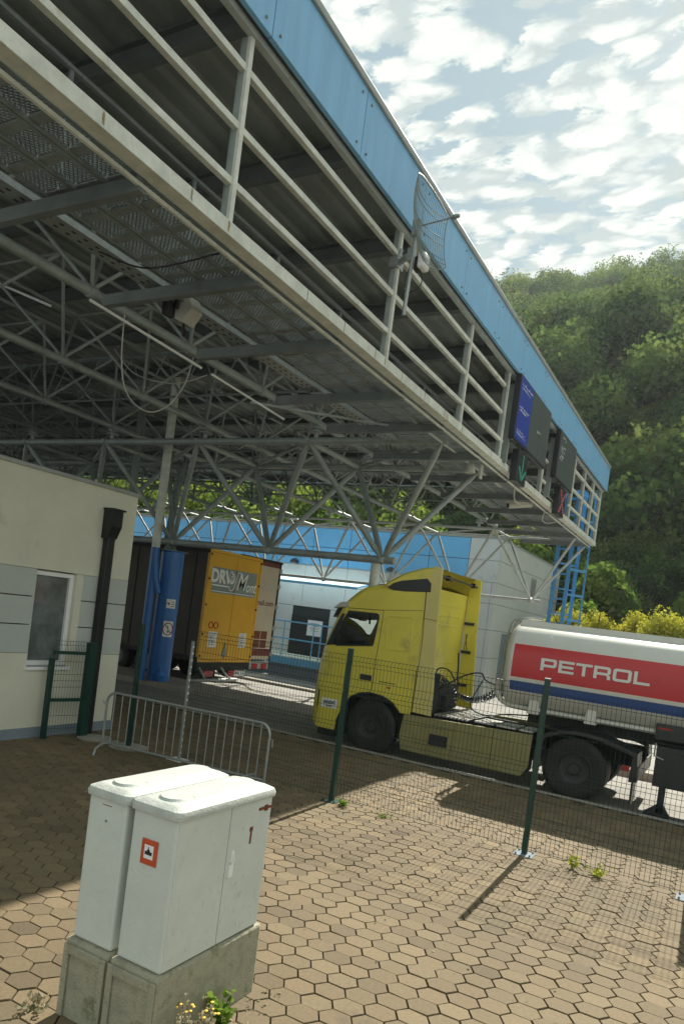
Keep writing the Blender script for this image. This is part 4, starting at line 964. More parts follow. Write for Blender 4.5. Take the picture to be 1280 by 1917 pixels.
for z in (2.62, 2.02, 1.32): MB().box(-5.06, TY1-0.09, z-0.03, -4.85, TY1-0.055, z+0.03).build('fairing_bracket', m_blackp, t)

cb = MB(); cb.path(smooth_pts([(-4.95, 14.1, 2.0), (-4.92, 14.12, 1.7), (-4.9, 14.1, 1.45), (-4.88, 14.25, 1.35)]), 0.018, 6); cb.path([(-4.95, 14.5, 2.4), (-4.92, 14.3, 2.05)], 0.008, 5); cb.path([(-4.95, 14.4, 2.4), (-4.92, 14.5, 2.05)], 0.008, 5); cb.build('back_wall_lines', m_blackp, t)
# lower front
mb = MB(); mb.prism([(-6.62, 0.22), (-6.60, 0.46), (-7.02, 0.50), (-7.05, 0.24)], 'y', TY0-0.012, TY0+0.0); mb.build('bumper_corner', m_yel, t, bevel=0.008)
mb = MB(); mb.box(-7.075, TY0-0.006, 0.62, -7.045, TY0+0.02, 0.95); mb.build('headlight_gap', m_dk, t)
MB().box(-5.62, TY0-0.008, 1.20, -5.54, TY0+0.01, 1.235).build('side_lamp', m_orange, t)
mb = MB(); mb.box(-5.80, TY0-0.004, 1.30, -5.45, TY0+0.0, 1.315); mb.build('badge_strip', m_blackp, t)
mb = MB(); mb.box(-7.10, TY0+0.2, 0.05, -6.7, TY1-0.2, 0.24); mb.build('spoiler_lip', m_blackp, t)
pl = MB().box(-6.98, TY0-0.006, 0.63, -6.62, TY0-0.001, 0.81).build('door_sticker', m_white, t)
text_part('sticker_text', 'VINDIC', 0.085, m_dk, pl, (-6.80, TY0-0.0075, 0.73), (1, 0, 0.08), (0, 0, 1), 0.001, 0.004)
text_part('sticker_text', 'transport', 0.04, m_dk, pl, (-6.80, TY0-0.0075, 0.665), (1, 0, 0.08), (0, 0, 1), 0.001, 0.002)
# arch liner, chassis, skirts
for y0, y1, yi in ((TY0+0.01, TY0+0.55, TY0+0.55), (TY1-0.55, TY1-0.01, TY1-0.57)):
    mb = MB(); a2 = arch[1:]
    for i in range(len(a2)-1):
        a, b = a2[i], a2[i+1]; mb.poly([(a[0], y0, a[1]), (b[0], y0, b[1]), (b[0], y1, b[1]), (a[0], y1, a[1])])
    mb.box(-6.6, yi, 0.25, -5.1, yi+0.02, 1.0); mb.build('wheel_arch', m_blackp, t)
lines('arch_lip', [arch[1:-1]], TY0-0.004, m_blackp, t, 0.018)
for yy in (13.0, 13.75): MB().box(-6.9, yy, 0.55, -1.15, yy+0.09, 0.85).build('chassis_rail', m_dk, t)
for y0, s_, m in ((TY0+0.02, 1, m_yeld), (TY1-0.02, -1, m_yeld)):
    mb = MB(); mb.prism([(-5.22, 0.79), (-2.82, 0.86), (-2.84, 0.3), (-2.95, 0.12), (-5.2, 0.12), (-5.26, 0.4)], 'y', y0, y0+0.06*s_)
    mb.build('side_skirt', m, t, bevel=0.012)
lines('skirt_seams', [[(-4.20, 0.82), (-4.22, 0.13)], [(-5.2, 0.62), (-4.2, 0.66)], [(-3.5, 0.84), (-3.5, 0.12)]], TY0+0.018, m_dk, t, 0.004)
MB().box(-4.66, TY0+0.0, 0.33, -4.31, TY0+0.03, 0.53).build('step_recess', m_dk, t, bevel=0.01)
mb = MB(); mb.box(-5.05, TY0+0.1, 0.15, -2.9, TY0+0.65, 0.74); mb.build('fuel_tank', m_dk, t, bevel=0.05); mb = MB(); mb.box(-5.05, TY1-0.65, 0.15, -2.9, TY1-0.1, 0.74); mb.build('fuel_tank', m_dk, t, bevel=0.05)
mb = MB()
for i in range(9): mb.box(-4.66+i*0.075, TY0+0.12, 0.86, -4.62+i*0.075, TY1-0.3, 0.885)
for (a, b) in ((-3.9, -3.55), (-3.5, -3.15), (-3.1, -2.85)): mb.box(a, TY0+0.15, 0.875, b, TY0+0.8, 0.90)
mb.build('deck_plates', m_chrome, t)
mb = MB(); mb.box(-5.0, 12.75, 0.86, -4.9, 14.2, 1.35); mb.box(-5.02, 12.5, 0.86, -4.82, 12.9, 1.6); mb.box(-4.95, 13.3, 0.9, -4.80, 13.7, 1.15); mb.build('exhaust_box', m_dk, t)
mb = MB(); mb.prism([(-2.75, 0.96), (-2.55, 1.16), (-2.1, 1.19), (-1.95, 1.12), (-1.8, 0.98)], 'y', 12.95, 13.95); mb.build('fifth_wheel', m_dk, t)
for xw, rear in ((-5.9, False), (-2.1, True)):
    for s_ in (-1, 1):
        w_ = 0.32 if not rear else 0.60
        y0 = TY0+0.05 if s_ < 0 else TY1-0.05-w_
        wheel(t, xw, y0, y0+w_, 0.425, 0.522, side=s_, rimm=m_rim)
for s_, y0 in ((-1, TY0), (1, TY1-0.62)):
    mb = MB(); pf = [(-2.76, 0.30), (-2.76, 0.62), (-2.66, 0.90), (-2.40, 1.02), (-2.1, 1.06), (-1.75, 1.04), (-1.45, 0.97), (-1.15, 0.88), (-1.12, 0.55), (-1.18, 0.42)]
    inn = [(x*0.985-2.1*0.015, z-0.04 if z > 0.5 else z) for x, z in pf]; mb.prism(pf+[(-1.24, 0.42), (-1.22, 0.83), (-1.5, 0.91), (-1.78, 0.98), (-2.1, 1.0), (-2.38, 0.96), (-2.60, 0.86), (-2.69, 0.62), (-2.70, 0.30)], 'y', y0, y0+0.62)
    mb.build('mudguard', m_blackp, t, bevel=0.01)
mb = MB(); mb.box(-1.22, 12.35, 0.42, -1.12, 14.55, 0.66); mb.box(-1.2, 12.4, 0.05, -1.17, 12.85, 0.42); mb.build('rear_crossmember', m_blackp, t)
MB().box(-1.36, TY0-0.012, 0.58, -1.24, TY0+0.02, 0.67).build('tail_light', m_redl, t, bevel=0.01)
# coiled air lines
def coil(p0, p1, sag, turns, r, rr, seed=0):
    p0, p1 = Vector(p0), Vector(p1); pts = []; n = turns*9
    for i in range(n+1):
        f = i/n; c = p0.lerp(p1, f); c.z -= sag*4*f*(1-f); a = 2*math.pi*turns*f
        pts.append(c+Vector((0.15*r*math.cos(a), r*math.cos(a), r*math.sin(a))))
    m = MB(); m.path(pts, rr, 5); return m
coil((-4.88, 13.2, 1.50), (-3.62, 13.3, 1.72), 0.42, 26, 0.045, 0.010).build('air_hose', m_blackp, t, smooth=True)
coil((-4.88, 13.4, 1.42), (-3.62, 13.4, 1.60), 0.35, 22, 0.05, 0.011).build('air_hose', m_blackp, t, smooth=True)
coil((-4.80, 12.75, 1.52), (-4.45, 12.9, 1.18), -0.06, 10, 0.075, 0.011).build('air_hose', m_blackp, t, smooth=True)
mb = MB(); mb.path(smooth_pts([(-4.85, 13.0, 1.3), (-4.4, 13.0, 1.62), (-4.1, 13.05, 1.72), (-4.0, 13.1, 1.6), (-3.75, 13.2, 1.52)]), 0.016, 6); mb.path(smooth_pts([(-4.05, 13.1, 1.6), (-4.2, 13.0, 1.1), (-3.9, 13.0, 0.96), (-3.5, 13.0, 1.05), (-3.1, 13.0, 1.1)]), 0.013, 6)
mb.path(smooth_pts([(-4.85, 12.7, 1.6), (-4.75, 12.6, 1.72), (-4.55, 12.6, 1.7), (-4.45, 12.7, 1.5)]), 0.014, 6); mb.build('electric_lead', m_blackp, t, smooth=True)

# tanker
t = thing('fuel_tanker', (0.5, 13.5, -0.1), 'white fuel tanker trailer with a red band lettered PETROL and a blue stripe', 'tanker')
yc, a_h, zc, b_h = 13.53, 1.25, 1.98, 0.80
zl = sorted({1.57, 1.735, 1.80, 2.37, *[zc-b_h*math.cos(q) for q in np.linspace(0, math.pi, 25)]})
def hw(z): return a_h*max(0.0, 1-abs((z-zc)/b_h)**3.3)**(1/3.3)
near = [(yc-hw(z), z) for z in zl]; far_ = [(yc+hw(z), z) for z in reversed(zl[1:-1])]; ring = near+far_
X0, X1 = -3.42, 7.0
stations = [(X0-0.13, 0.55), (X0-0.11, 0.75), (X0-0.06, 0.92), (X0, 0.985), (X0+0.05, 1.0), (-3.33, 1.0), (X1, 1.0), (X1+0.1, 0.9)]
mb = MB(); n = len(ring)
for x, s_ in stations:
    for y, z in ring: mb.v.append((x, yc+(y-yc)*s_, zc+(z-zc)*s_))
for a in range(len(stations)-1):
    for k in range(n):
        k2 = (k+1) % n; mb.f.append((a*n+k, (a+1)*n+k, (a+1)*n+k2, a*n+k2))
        zm = (ring[k][1]+ring[k2][1])/2; mi = 0
        if stations[a][0] >= -3.331 and abs(ring[k][0]-yc) > 0.9:
            if 1.80 <= zm <= 2.37: mi = 1
            elif 1.57 <= zm <= 1.735: mi = 2
        mb.mi.append(mi)
mb.f.append(tuple(range(n))); mb.mi.append(0); mb.f.append(tuple((len(stations)-1)*n+k for k in reversed(range(n)))); mb.mi.append(0)
tb = mb.build('tank_body', [m_tank, m_red, m_navy], t, smooth=True)
# walkway upstand on top
mb = MB(); mb.prism([(-3.42, 2.70), (-3.36, 2.80), (7, 2.80), (7, 2.70)], 'y', 12.75, 12.78); mb.prism([(-3.42, 2.70), (-3.36, 2.80), (7, 2.80), (7, 2.70)], 'y', 14.27, 14.3); mb.box(-3.3, 12.78, 2.76, 7, 14.27, 2.772); mb.build('top_walkway', m_tank, t)
def cut_letters(name, shapes, m, parent, y, depth):
    cu = bpy.data.curves.new('l', 'CURVE'); cu.dimensions = '2D'; cu.fill_mode = 'BOTH'; cu.extrude = depth/2
    for pts in shapes:
        sp_ = cu.splines.new('POLY'); sp_.points.add(len(pts)-1); sp_.use_cyclic_u = True
        for q, (a, b) in zip(sp_.points, pts): q.co = (a, b, 0, 1)
    ob = bpy.data.objects.new('l', cu); COL.objects.link(ob)
    me = bpy.data.meshes.new_from_object(ob.evaluated_get(bpy.context.evaluated_depsgraph_get())); COL.objects.unlink(ob); bpy.data.objects.remove(ob)
    o0 = worldloc(parent); me.transform(Matrix(((1, 0, 0, -o0.x), (0, 0, -1, y-o0.y), (0, 1, 0, -o0.z), (0, 0, 0, 1))))
    me.materials.clear(); me.materials.append(m); o = bpy.data.objects.new(name, me); COL.objects.link(o); o.parent = parent; return o
def rbox(x0, z0, x1, z1, tl=0, tr=0, br=0, bl=0):
    pts = []
    for cx_, cz_, r0, a0 in ((x1, z1, tr, 90), (x1, z0, br, 0), (x0, z0, bl, -90), (x0, z1, tl, 180)):
        if r0 == 0: pts.append((cx_, cz_)); continue
        ox = cx_-r0 if cx_ == x1 else cx_+r0; oz = cz_-r0 if cz_ == z1 else cz_+r0
        for q in range(5): an = rad(a0-90*q/4); pts.append((ox+r0*math.cos(an), oz+r0*math.sin(an)))
    return pts
LW, LH, ST, GP = 0.262, 0.205, 0.050, 0.036; Xl = -2.84; Zl = 1.978; sh_ = []; c9 = 0.045; i9 = 0.012
A_ = lambda a, b: (Xl+a, Zl+b)
# P
sh_.append([A_(0, 0), A_(0, LH)]+[(x, z) for x, z in rbox(Xl, Zl+0.062, Xl+LW, Zl+LH, 0, c9, c9, 0) if x > Xl+0.05]+[A_(ST+0.004, 0.062), A_(ST+0.004, 0)])
sh_.append(rbox(Xl+ST+.004, Zl+0.062+0.042, Xl+LW-ST, Zl+LH-0.042, 0, i9, i9, 0)); Xl += LW+GP
sh_.append([A_(0, 0), A_(0, LH), A_(LW-.01, LH), A_(LW-.01, LH-0.042), A_(ST, LH-0.042), A_(ST, 0.124), A_(LW-.02, 0.124), A_(LW-.02, 0.082), A_(ST, 0.082), A_(ST, 0.042), A_(LW-.01, 0.042), A_(LW-.01, 0)]); Xl += LW+GP-0.02
sh_.append([A_(0, LH), A_(LW, LH), A_(LW, LH-0.042), A_(LW/2+ST/2, LH-0.042), A_(LW/2+ST/2, 0), A_(LW/2-ST/2, 0), A_(LW/2-ST/2, LH-0.042), A_(0, LH-0.042)]); Xl += LW+GP-0.01
sh_.append([A_(0, 0), A_(0, LH)]+[(x, z) for x, z in rbox(Xl, Zl+0.076, Xl+LW, Zl+LH, 0, c9, 0, 0) if x > Xl+0.05 and z > Zl+0.1]+[A_(LW, 0.10), A_(LW-0.03, 0.08), A_(LW, 0.058), A_(LW, 0), A_(LW-ST, 0), A_(LW-ST, 0.05), A_(LW-ST-0.02, 0.066), A_(ST, 0.066), A_(ST, 0)])
sh_.append(rbox(Xl+ST, Zl+0.107, Xl+LW-ST, Zl+LH-0.042, 0, i9, i9, 0)); Xl += LW+GP
sh_.append(rbox(Xl, Zl, Xl+LW+.02, Zl+LH, c9, c9, c9, c9)); sh_.append(rbox(Xl+ST, Zl+0.042, Xl+LW+.02-ST, Zl+LH-0.042, i9, i9, i9, i9)); Xl += LW+GP+.02
sh_.append([A_(0, 0), A_(0, LH), A_(ST, LH), A_(ST, 0.042), A_(LW-.02, 0.042), A_(LW-.02, 0)])
cut_letters('lettering', sh_, m_swhite, tb, 12.274, 0.012)
mb = MB(); mb.path(smooth_pts([(-3.60, 12.62, 1.48), (-3.55, 12.6, 1.36), (-3.35, 12.55, 1.28), (-3.0, 12.5, 1.27)])+[Vector((7, 12.5, 1.27))], 0.045, 10); mb.build('bumper_pipe', m_tank, t, smooth=True)
mb = MB()
for x in (-3.0, -2.05, 0.2): MB().prism([(x, 1.2), (x+0.2, 1.2), (x+0.17, 1.50), (x+0.03, 1.50)], 'y', 12.40, 12.50).build('support_saddle', m_tank, t, bevel=0.01)
mb = MB(); mb.box(-3.1, 12.95, 1.0, 6.8, 13.05, 1.22); mb.box(-3.1, 14.0, 1.0, 6.8, 14.1, 1.22); mb.box(-3.0, 12.9, 1.08, -1.9, 14.2, 1.16); mb.build('frame_rails', m_dk, t)
mb = MB()
for yy in (12.95, 13.2, 13.45): mb.path(smooth_pts([(-3.66, yy, 1.66), (-3.68, yy, 2.2), (-3.62, yy, 2.66), (-3.52, yy, 2.80), (-3.2, yy, 2.86)]), 0.020, 8)
for z in (1.75, 2.0, 2.25, 2.5): mb.tube((-3.68, 12.95, z), (-3.68, 13.45, z), 0.014, 6)
mb.build('front_ladder', m_galv, t, smooth=True)
mb = MB(); mb.box(-3.72, 12.8, 1.40, -3.62, 12.95, 1.68); mb.box(-3.66, 12.9, 1.60, -3.56, 13.6, 1.64); mb.build('coupling_plate', m_lamp, t)
mb = MB(); mb.box(-0.90, 12.40, 0.42, -0.28, 12.95, 1.06); mb.box(-0.95, 12.38, 1.16, 0.5, 12.42, 1.42); mb.build('valve_cabinet', m_blackp, t, bevel=0.01)
mb = MB(); mb.box(-0.80, 12.5, 0.0, -0.70, 12.62, 0.5); mb.box(-0.98, 12.44, -0.08, -0.60, 12.7, -0.03); mb.prism([(-0.98, -0.03), (-0.60, -0.03), (-0.70, 0.12), (-0.80, 0.12)], 'y', 12.5, 12.6); mb.build('landing_leg', m_blackp, t)
mb = MB(); mb.path([(-0.92, 12.38, 1.10), (-0.92, 12.38, 0.90), (-0.78, 12.38, 0.86)], 0.014, 6); mb.build('hook_rod', m_galv, t)
MB().box(-0.92, 12.37, 1.33, -0.72, 12.38, 1.36).build('side_marker', m_redl, t)
for xw in (0.15, 3.6, 4.9):
    for s_ in (-1, 1): wheel(t, xw, 12.38 if s_ < 0 else 14.1, 12.78 if s_ < 0 else 14.5, 0.42, 0.52, side=s_)

# yellow box trailer (rear doors towards the camera side)
RX = -14.14; Y0, Y1 = 17.02, 19.72; ZB, ZT = 0.46, 3.93
t = thing('box_trailer', (-20, 18.4, -0.3), 'yellow box trailer seen from behind with a grey company panel on its doors', 'trailer')
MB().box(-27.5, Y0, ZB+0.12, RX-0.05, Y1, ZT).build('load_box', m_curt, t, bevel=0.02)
mb = MB()
for i in range(22): mb.box(-27.3+i*0.6, Y0-0.012, ZB+0.2, -27.26+i*0.6, Y0, ZT-0.1)
mb.box(-27.5, Y0-0.03, ZB, RX-0.02, Y0, ZB+0.16); mb.box(-27.5, Y0-0.03, ZT-0.12, RX-0.02, Y0, ZT+0.02); mb.build('curtain_buckles', m_dk, t)
mb = MB(); mb.box(RX-0.10, Y0-0.01, ZB, RX, Y0+0.08, ZT); mb.box(RX-0.10, Y1-0.08, ZB, RX, Y1+0.01, ZT); mb.box(RX-0.10, Y0+0.08, ZT-0.07, RX, Y1-0.08, ZT+0.02); mb.box(RX-0.10, Y0+0.08, ZB, RX, Y1-0.08, ZB+0.08); mb.build('door_frame', m_tyel, t, bevel=0.008)
ym = (Y0+Y1)/2+0.02
doors = []
for a, b in ((Y0+0.085, ym-0.008), (ym+0.008, Y1-0.085)):
    d = MB().box(RX-0.05, a, ZB+0.09, RX-0.012, b, ZT-0.08).build('rear_door', m_tyel, t, bevel=0.006); doors.append(d)
    for z in (0.62, 1.3, 2.2, 3.0, 3.75): MB().box(RX-0.012, (a-0.06 if a < ym-0.5 else b+0.0), z, RX+0.012, (a if a < ym-0.5 else b+0.06), z+0.07).build('hinge', m_dk, d)
sgn = MB(); sgn.box(RX-0.011, Y0+0.22, 2.62, RX-0.004, ym-0.012, 3.42); sgn.box(RX-0.011, ym+0.012, 2.62, RX-0.004, Y1-0.22, 3.42)
sg_ = sgn.build('company_panel', m_sgrey, t)
xd = (0, 1, 0); up = (0, 0, 1)
text_part('lettering', 'DRV', 0.56, m_swhite, sg_, (RX+0.0, Y0+0.64, 3.13), xd, up, 0.003, 0.022, 0, 0.92)
text_part('lettering', 'O', 0.50, m_swhite, sg_, (RX+0.0, Y0+1.17, 3.12), xd, up, 0.003, 0.008, 0, 0.72); text_part('lettering', 'o', 0.36, m_swhite, sg_, (RX+0.0, Y0+1.17, 3.16), xd, up, 0.003, 0.002, 0.1, 0.6)
text_part('lettering', 'M', 0.78, m_swhite, sg_, (RX+0.0, Y0+1.66, 3.04), xd, up, 0.003, 0.002, 0.35, 0.80)
text_part('lettering', 'ont', 0.50, m_swhite, sg_, (RX+0.0, Y0+2.20, 2.93), xd, up, 0.003, 0.006, 0.25, 0.78)
mb = MB(); mb.box(RX-0.003, Y0+0.22, 2.84, RX, Y0+1.05, 2.885); mb.box(RX-0.003, Y0+0.22, 2.665, RX, ym-0.014, 2.69); mb.box(RX-0.003, ym+0.014, 2.665, RX, Y1-0.24, 2.69)
mb.path(smooth_pts([(RX, Y0+1.62, 3.36), (RX, Y0+1.45, 3.33), (RX, Y0+1.36, 3.05), (RX, Y0+1.28, 2.80), (RX, Y0+1.12, 2.76), (RX, Y0+1.06, 2.88)]), 0.018, 5); mb.build('lettering_rules', m_swhite, sg_)
mb = MB()
for yy in (Y0+0.42, Y0+0.66): mb.path([(RX-0.008, yy+0.10*math.cos(a), 1.62+0.10*math.sin(a)) for a in np.linspace(0, 2*math.pi, 17)], 0.016, 5)
mb.build('speed_stickers', m_redl, t)
mb = MB(); mb.box(RX-0.012, Y0+0.36, 0.93, RX-0.007, Y0+0.78, 1.42); mb.box(RX-0.012, Y1-0.78, 0.95, RX-0.007, Y1-0.40, 1.42); dn = mb.build('door_notices', m_swhite, t)
mb = MB(); g = random.Random(2)
for yo in (Y0+0.40, Y1-0.74):
    for i in range(7): mb.box(RX-0.007, yo, 1.36-i*0.058, RX-0.005, yo+g.uniform(0.18, 0.30), 1.375-i*0.058)
mb.build('notice_text', m_dk, dn)
mb = MB(); mb.prism([(Y0+1.12, 0.72), (Y0+1.22, 0.58), (Y0+1.32, 0.72), (Y0+1.25, 1.02), (Y0+1.22, 1.10)], 'x', RX-0.012, RX+0.02); mb.build('door_keeper', m_sgrey, t)
mb = MB(); mb.box(RX-0.25, Y0, 0.20, RX-0.03, Y1, 0.45); mb.box(RX-0.2, Y0+0.2, -0.05, RX-0.08, Y0+1.0, 0.20); mb.box(RX-0.2, Y1-1.15, -0.02, RX-0.08, Y1-0.1, 0.20); mb.build('rear_beam', m_dk, t)
mb = MB(); mb.tube((RX+0.05, Y0-0.35, -0.10), (RX+0.05, Y1-0.75, -0.10), 0.055, 10); mb.tube((RX-0.05, Y0+0.15, 0.3), (RX+0.04, Y0+0.4, -0.08), 0.04, 8); mb.tube((RX-0.05, Y1-1.5, 0.3), (RX+0.04, Y1-1.1, -0.08), 0.04, 8); mb.build('underrun_bar', m_cop, t, smooth=True)
mb = MB(); mb.box(RX-0.08, Y0+0.4, 0.0, RX-0.05, Y0+0.85, 0.18); mb.build('light_cluster', m_redl, t); mb = MB(); mb.box(RX-0.08, Y1-1.05, -0.02, RX-0.05, Y1-0.75, 0.18); mb.build('light_cluster', m_redl, t)
np_ = MB().box(RX-0.08, Y1-0.72, 0.0, RX-0.06, Y1-0.15, 0.24).build('number_plate', m_white, t); text_part('plate_text', 'AU TZ', 0.17, m_dk, np_, (RX-0.058, Y1-0.44, 0.12), xd, up, 0.001, 0.004)
for xw in (-16.3, -17.6, -18.9):
    for s_ in (-1, 1): wheel(t, xw, Y0+0.05 if s_ < 0 else Y1-0.4, Y0+0.4 if s_ < 0 else Y1-0.05, 0.20, 0.50, side=s_)

# cream trailer behind it
t = thing('cream_trailer', (-21, 21.8, -0.6), 'cream trailer with a maroon top edge half hidden behind the yellow one', 'trailer')
RX2 = -15.6; Z0, Z1 = 0.32, 4.10; ya, yb = 20.45, 23.0
MB().box(-28.5, ya, Z0+0.05, RX2-0.03, yb, Z1).build('load_box', m_curt, t, bevel=0.03)
MB().box(RX2-0.03, ya+0.02, Z0+0.05, RX2, yb-0.1, Z1-0.22).build('rear_door', m_tcream, t); MB().box(RX2-0.03, ya+0.02, Z1-0.215, RX2+0.004, yb-0.02, Z1-0.06).build('top_rail', m_maroon, t)
mb = MB(); mb.box(RX2-0.05, yb-0.095, Z0, RX2+0.02, yb, Z1+0.03); mb.box(RX2-0.05, ya, Z1-0.05, RX2+0.05, yb+0.02, Z1+0.03); mb.build('door_frame', m_dk, t)
for z in (0.5, 1.1, 1.5, 2.3, 3.1, 3.7): MB().box(RX2, yb-0.10, z, RX2+0.05, yb+0.04, z+0.16).build('hinge', m_cop, t)
mb = MB(); mb.box(RX2, ya+0.6, 0.5, RX2+0.006, yb-0.1, 0.78); mb.build('lower_band', m_maroon, t)
mb = MB()
for k, z in enumerate((0.80, 1.14)):
    for y in (yb-1.25, yb-0.80): mb.box(RX2, y, z, RX2+0.006, y+0.40, z+0.30)
mb.build('pallet_graphics', m_rust, t)
MB().box(RX2, ya+0.5, 0.78, RX2+0.005, yb-0.1, 0.81).build('graphic_line', m_swhite, t)
text_part('web_address', 'mail.com', 0.30, m_maroon, t, (RX2+0.003, yb-0.78, 2.50), xd, up, 0.002, 0.004); text_part('faded_lettering', 'ZAR', 0.46, m_lamp, t, (RX2+0.003, yb-0.62, 3.12), xd, up, 0.002, 0.004)
mb = MB(); mb.box(RX2-0.2, ya, 0.0, RX2-0.05, yb, 0.3); mb.box(RX2-0.1, ya, -0.28, RX2-0.02, yb+0.05, -0.18); mb.build('rear_beam', m_cop, t)
for yy in (ya+1.5, yb-0.45): MB().box(RX2-0.05, yy, 0.0, RX2-0.02, yy+0.30, 0.2).build('tail_light', m_redl, t)
for xw in (-17.5, -18.8, -20.1):
    for s_ in (-1, 1): wheel(t, xw, ya+0.05 if s_ < 0 else yb-0.4, ya+0.4 if s_ < 0 else yb-0.05, -0.02, 0.50, side=s_)

# ------------------------------------------------------------------ signs on the blue column
def curved_sign(name, z0, z1, a0, a1, m, label):
    mb = MB(); n = 10; cc = (-13.74, 14.95); r = 0.325
    for i in range(n):
        A, B = a0+(a1-a0)*i/n, a0+(a1-a0)*(i+1)/n
        P = lambda a, q, z: (cc[0]+q*math.cos(a), cc[1]+q*math.sin(a), z)
        mb.poly([P(A, r, z0), P(B, r, z0), P(B, r, z1), P(A, r, z1)]); mb.poly([P(A, r-0.008, z0), P(B, r-0.008, z0), P(B, r-0.008, z1), P(A, r-0.008, z1)])
        mb.poly([P(A, r, z1), P(B, r, z1), P(B, r-0.008, z1), P(A, r-0.008, z1)]); mb.poly([P(A, r, z0), P(B, r, z0), P(B, r-0.008, z0), P(A, r-0.008, z0)])
    o = thing(name, (-13.85, 14.95, z0), label, 'sign'); mb.build('plate', m, o, fix=False); return o
def on_col(a, z, q=0.329): return (-13.74+q*math.cos(a), 14.95+q*math.sin(a), z)
o = curved_sign('notice_sign', 2.03, 2.28, rad(-50), rad(-4), m_white, 'small white notice with a black slanted mark, upper sign on the blue column')
mb = MB(); mb.path([on_col(rad(-44), 2.18), on_col(rad(-34), 2.13)], 0.018, 5)
for i in range(3): mb.path([on_col(rad(-26), 2.21-i*0.06), on_col(rad(-12), 2.21-i*0.06)], 0.009, 4)
mb.build('sign_marks', m_dk, o)
o = curved_sign('prohibition_sign', 1.25, 1.68, rad(-52), rad(-4), m_white, 'white sign with a red ring round a burning match, lower sign on the blue column')
mb = MB(); mb.path([on_col(rad(-28)+0.42*math.cos(q), 1.465+0.165*math.sin(q)) for q in np.linspace(0, 2*math.pi, 25)], 0.013, 5); mb.path([on_col(rad(-28)-0.28, 1.58), on_col(rad(-28)+0.28, 1.35)], 0.011, 5); mb.build('red_ring', m_redl, o)
mb = MB(); mb.path([on_col(rad(-32), 1.55), on_col(rad(-26), 1.42)], 0.010, 5); mb.path([on_col(rad(-30), 1.40), on_col(rad(-24), 1.38)], 0.02, 5); mb.build('match_symbol', m_dk, o)

# ------------------------------------------------------------------ fences
def mesh_panel(mb, x0, x1, y, z0, z1, folds, dx=0.05, r=0.0024, ny=1):
    def prof_z():
        pts = [(0, z0)]
        for f in folds: pts += [(0, f-0.06), (-0.045, f), (0, f+0.06)]
        return pts+[(0, z1)]
    P = prof_z(); n = int((x1-x0)/dx)
    for i in range(n+1):
        x = x0+i*(x1-x0)/n; mb.path([(x, y+a, z) for a, z in P], r, 4, False)
    hz = sorted([z0+0.02]+[f+d for f in folds for d in (-0.06, 0, 0.06)]+[z for z in np.arange(z0+0.2, z1-0.1, 0.2) if all(abs(z-f) > 0.09 for f in folds)])
    for z in hz:
        a = -0.045 if any(abs(z-f) < 1e-6 for f in folds) else 0
        mb.tube((x0, y+a-0.004, float(z)), (x1, y+a-0.004, float(z)), r*1.15, 4)
FYY = 8.39
t = thing('mesh_fence', (-2.0, FYY, 0), 'green welded mesh fence on square posts crossing in front of the truck', 'fence')
FOL = [0.32, 0.95, 1.50, 1.90]
for a, b in ((-6.98, -4.46), (-4.40, -1.87), (-1.81, -0.15), (-0.09, 2.4)):
    mb = MB(); mesh_panel(mb, a, b, FYY-0.025, 0.06, 1.97, FOL); mb.build('mesh_panel', m_wire, t, fix=False)
for x, top, lb in ((-4.43, 2.04, None), (-1.84, 2.05, None), (-0.12, 1.6, None)):
    p = MB().box(x-0.03, FYY-0.02, 0.0, x+0.03, FYY+0.04, top).build('post', m_green, t, bevel=0.004)
    mb = MB(); mb.box(x-0.11, FYY-0.10, 0.0, x+0.11, FYY+0.12, 0.010)
    for sx in (-0.08, 0.08):
        for sy in (-0.07, 0.09): mb.lathe([(0, 0), (0.011, 0), (0.011, 0.02), (0, 0.02)], (x+sx, FYY+sy, 0.01), 'z', 6)
    mb.build('base_plate', m_plinth if x > -3 else m_green, p)
    MB().box(x-0.032, FYY-0.022, top, x+0.032, FYY+0.042, top+0.012).build('cap', m_galv if x > -3 else m_green, p)
t = thing('fence_end_post', (-7.05, 8.33, 0), 'pale galvanised post with slots at the left end of the mesh fence', 'post')
MB().box(-7.065, 8.31, 0, -7.03, 8.35, 1.80).build('upright', m_galv, t, bevel=0.004)
mb = MB()
for z in np.arange(0.1, 1.75, 0.1): mb.box(-7.03, 8.318, float(z), -7.022, 8.34, float(z)+0.03)
mb.build('clips', m_white, t); MB().box(-7.20, 8.22, 0, -6.93, 8.44, 0.012).build('foot_plate', m_white, t)
t = thing('mesh_gate', (-7.6, 8.24, 0), 'narrow dark green mesh gate between the barrier and the cream building', 'gate')
MB().box(-8.03, 8.21, 0, -7.97, 8.27, 1.95).build('post', m_green, t, bevel=0.004)
mb = MB(); mesh_panel(mb, -7.95, -7.12, 8.24, 0.1, 1.0, [0.5]); mb.build('mesh_panel', m_wire, t, fix=False)
mb = MB(); mb.lathe([(0, 0), (0.28, 0.0), (0.30, 0.02), (0.22, 0.035), (0, 0.04)], (-8.0, 8.24, 0.0), 'z', 20); mb.build('concrete_foot', m_kerb, t, smooth=True)
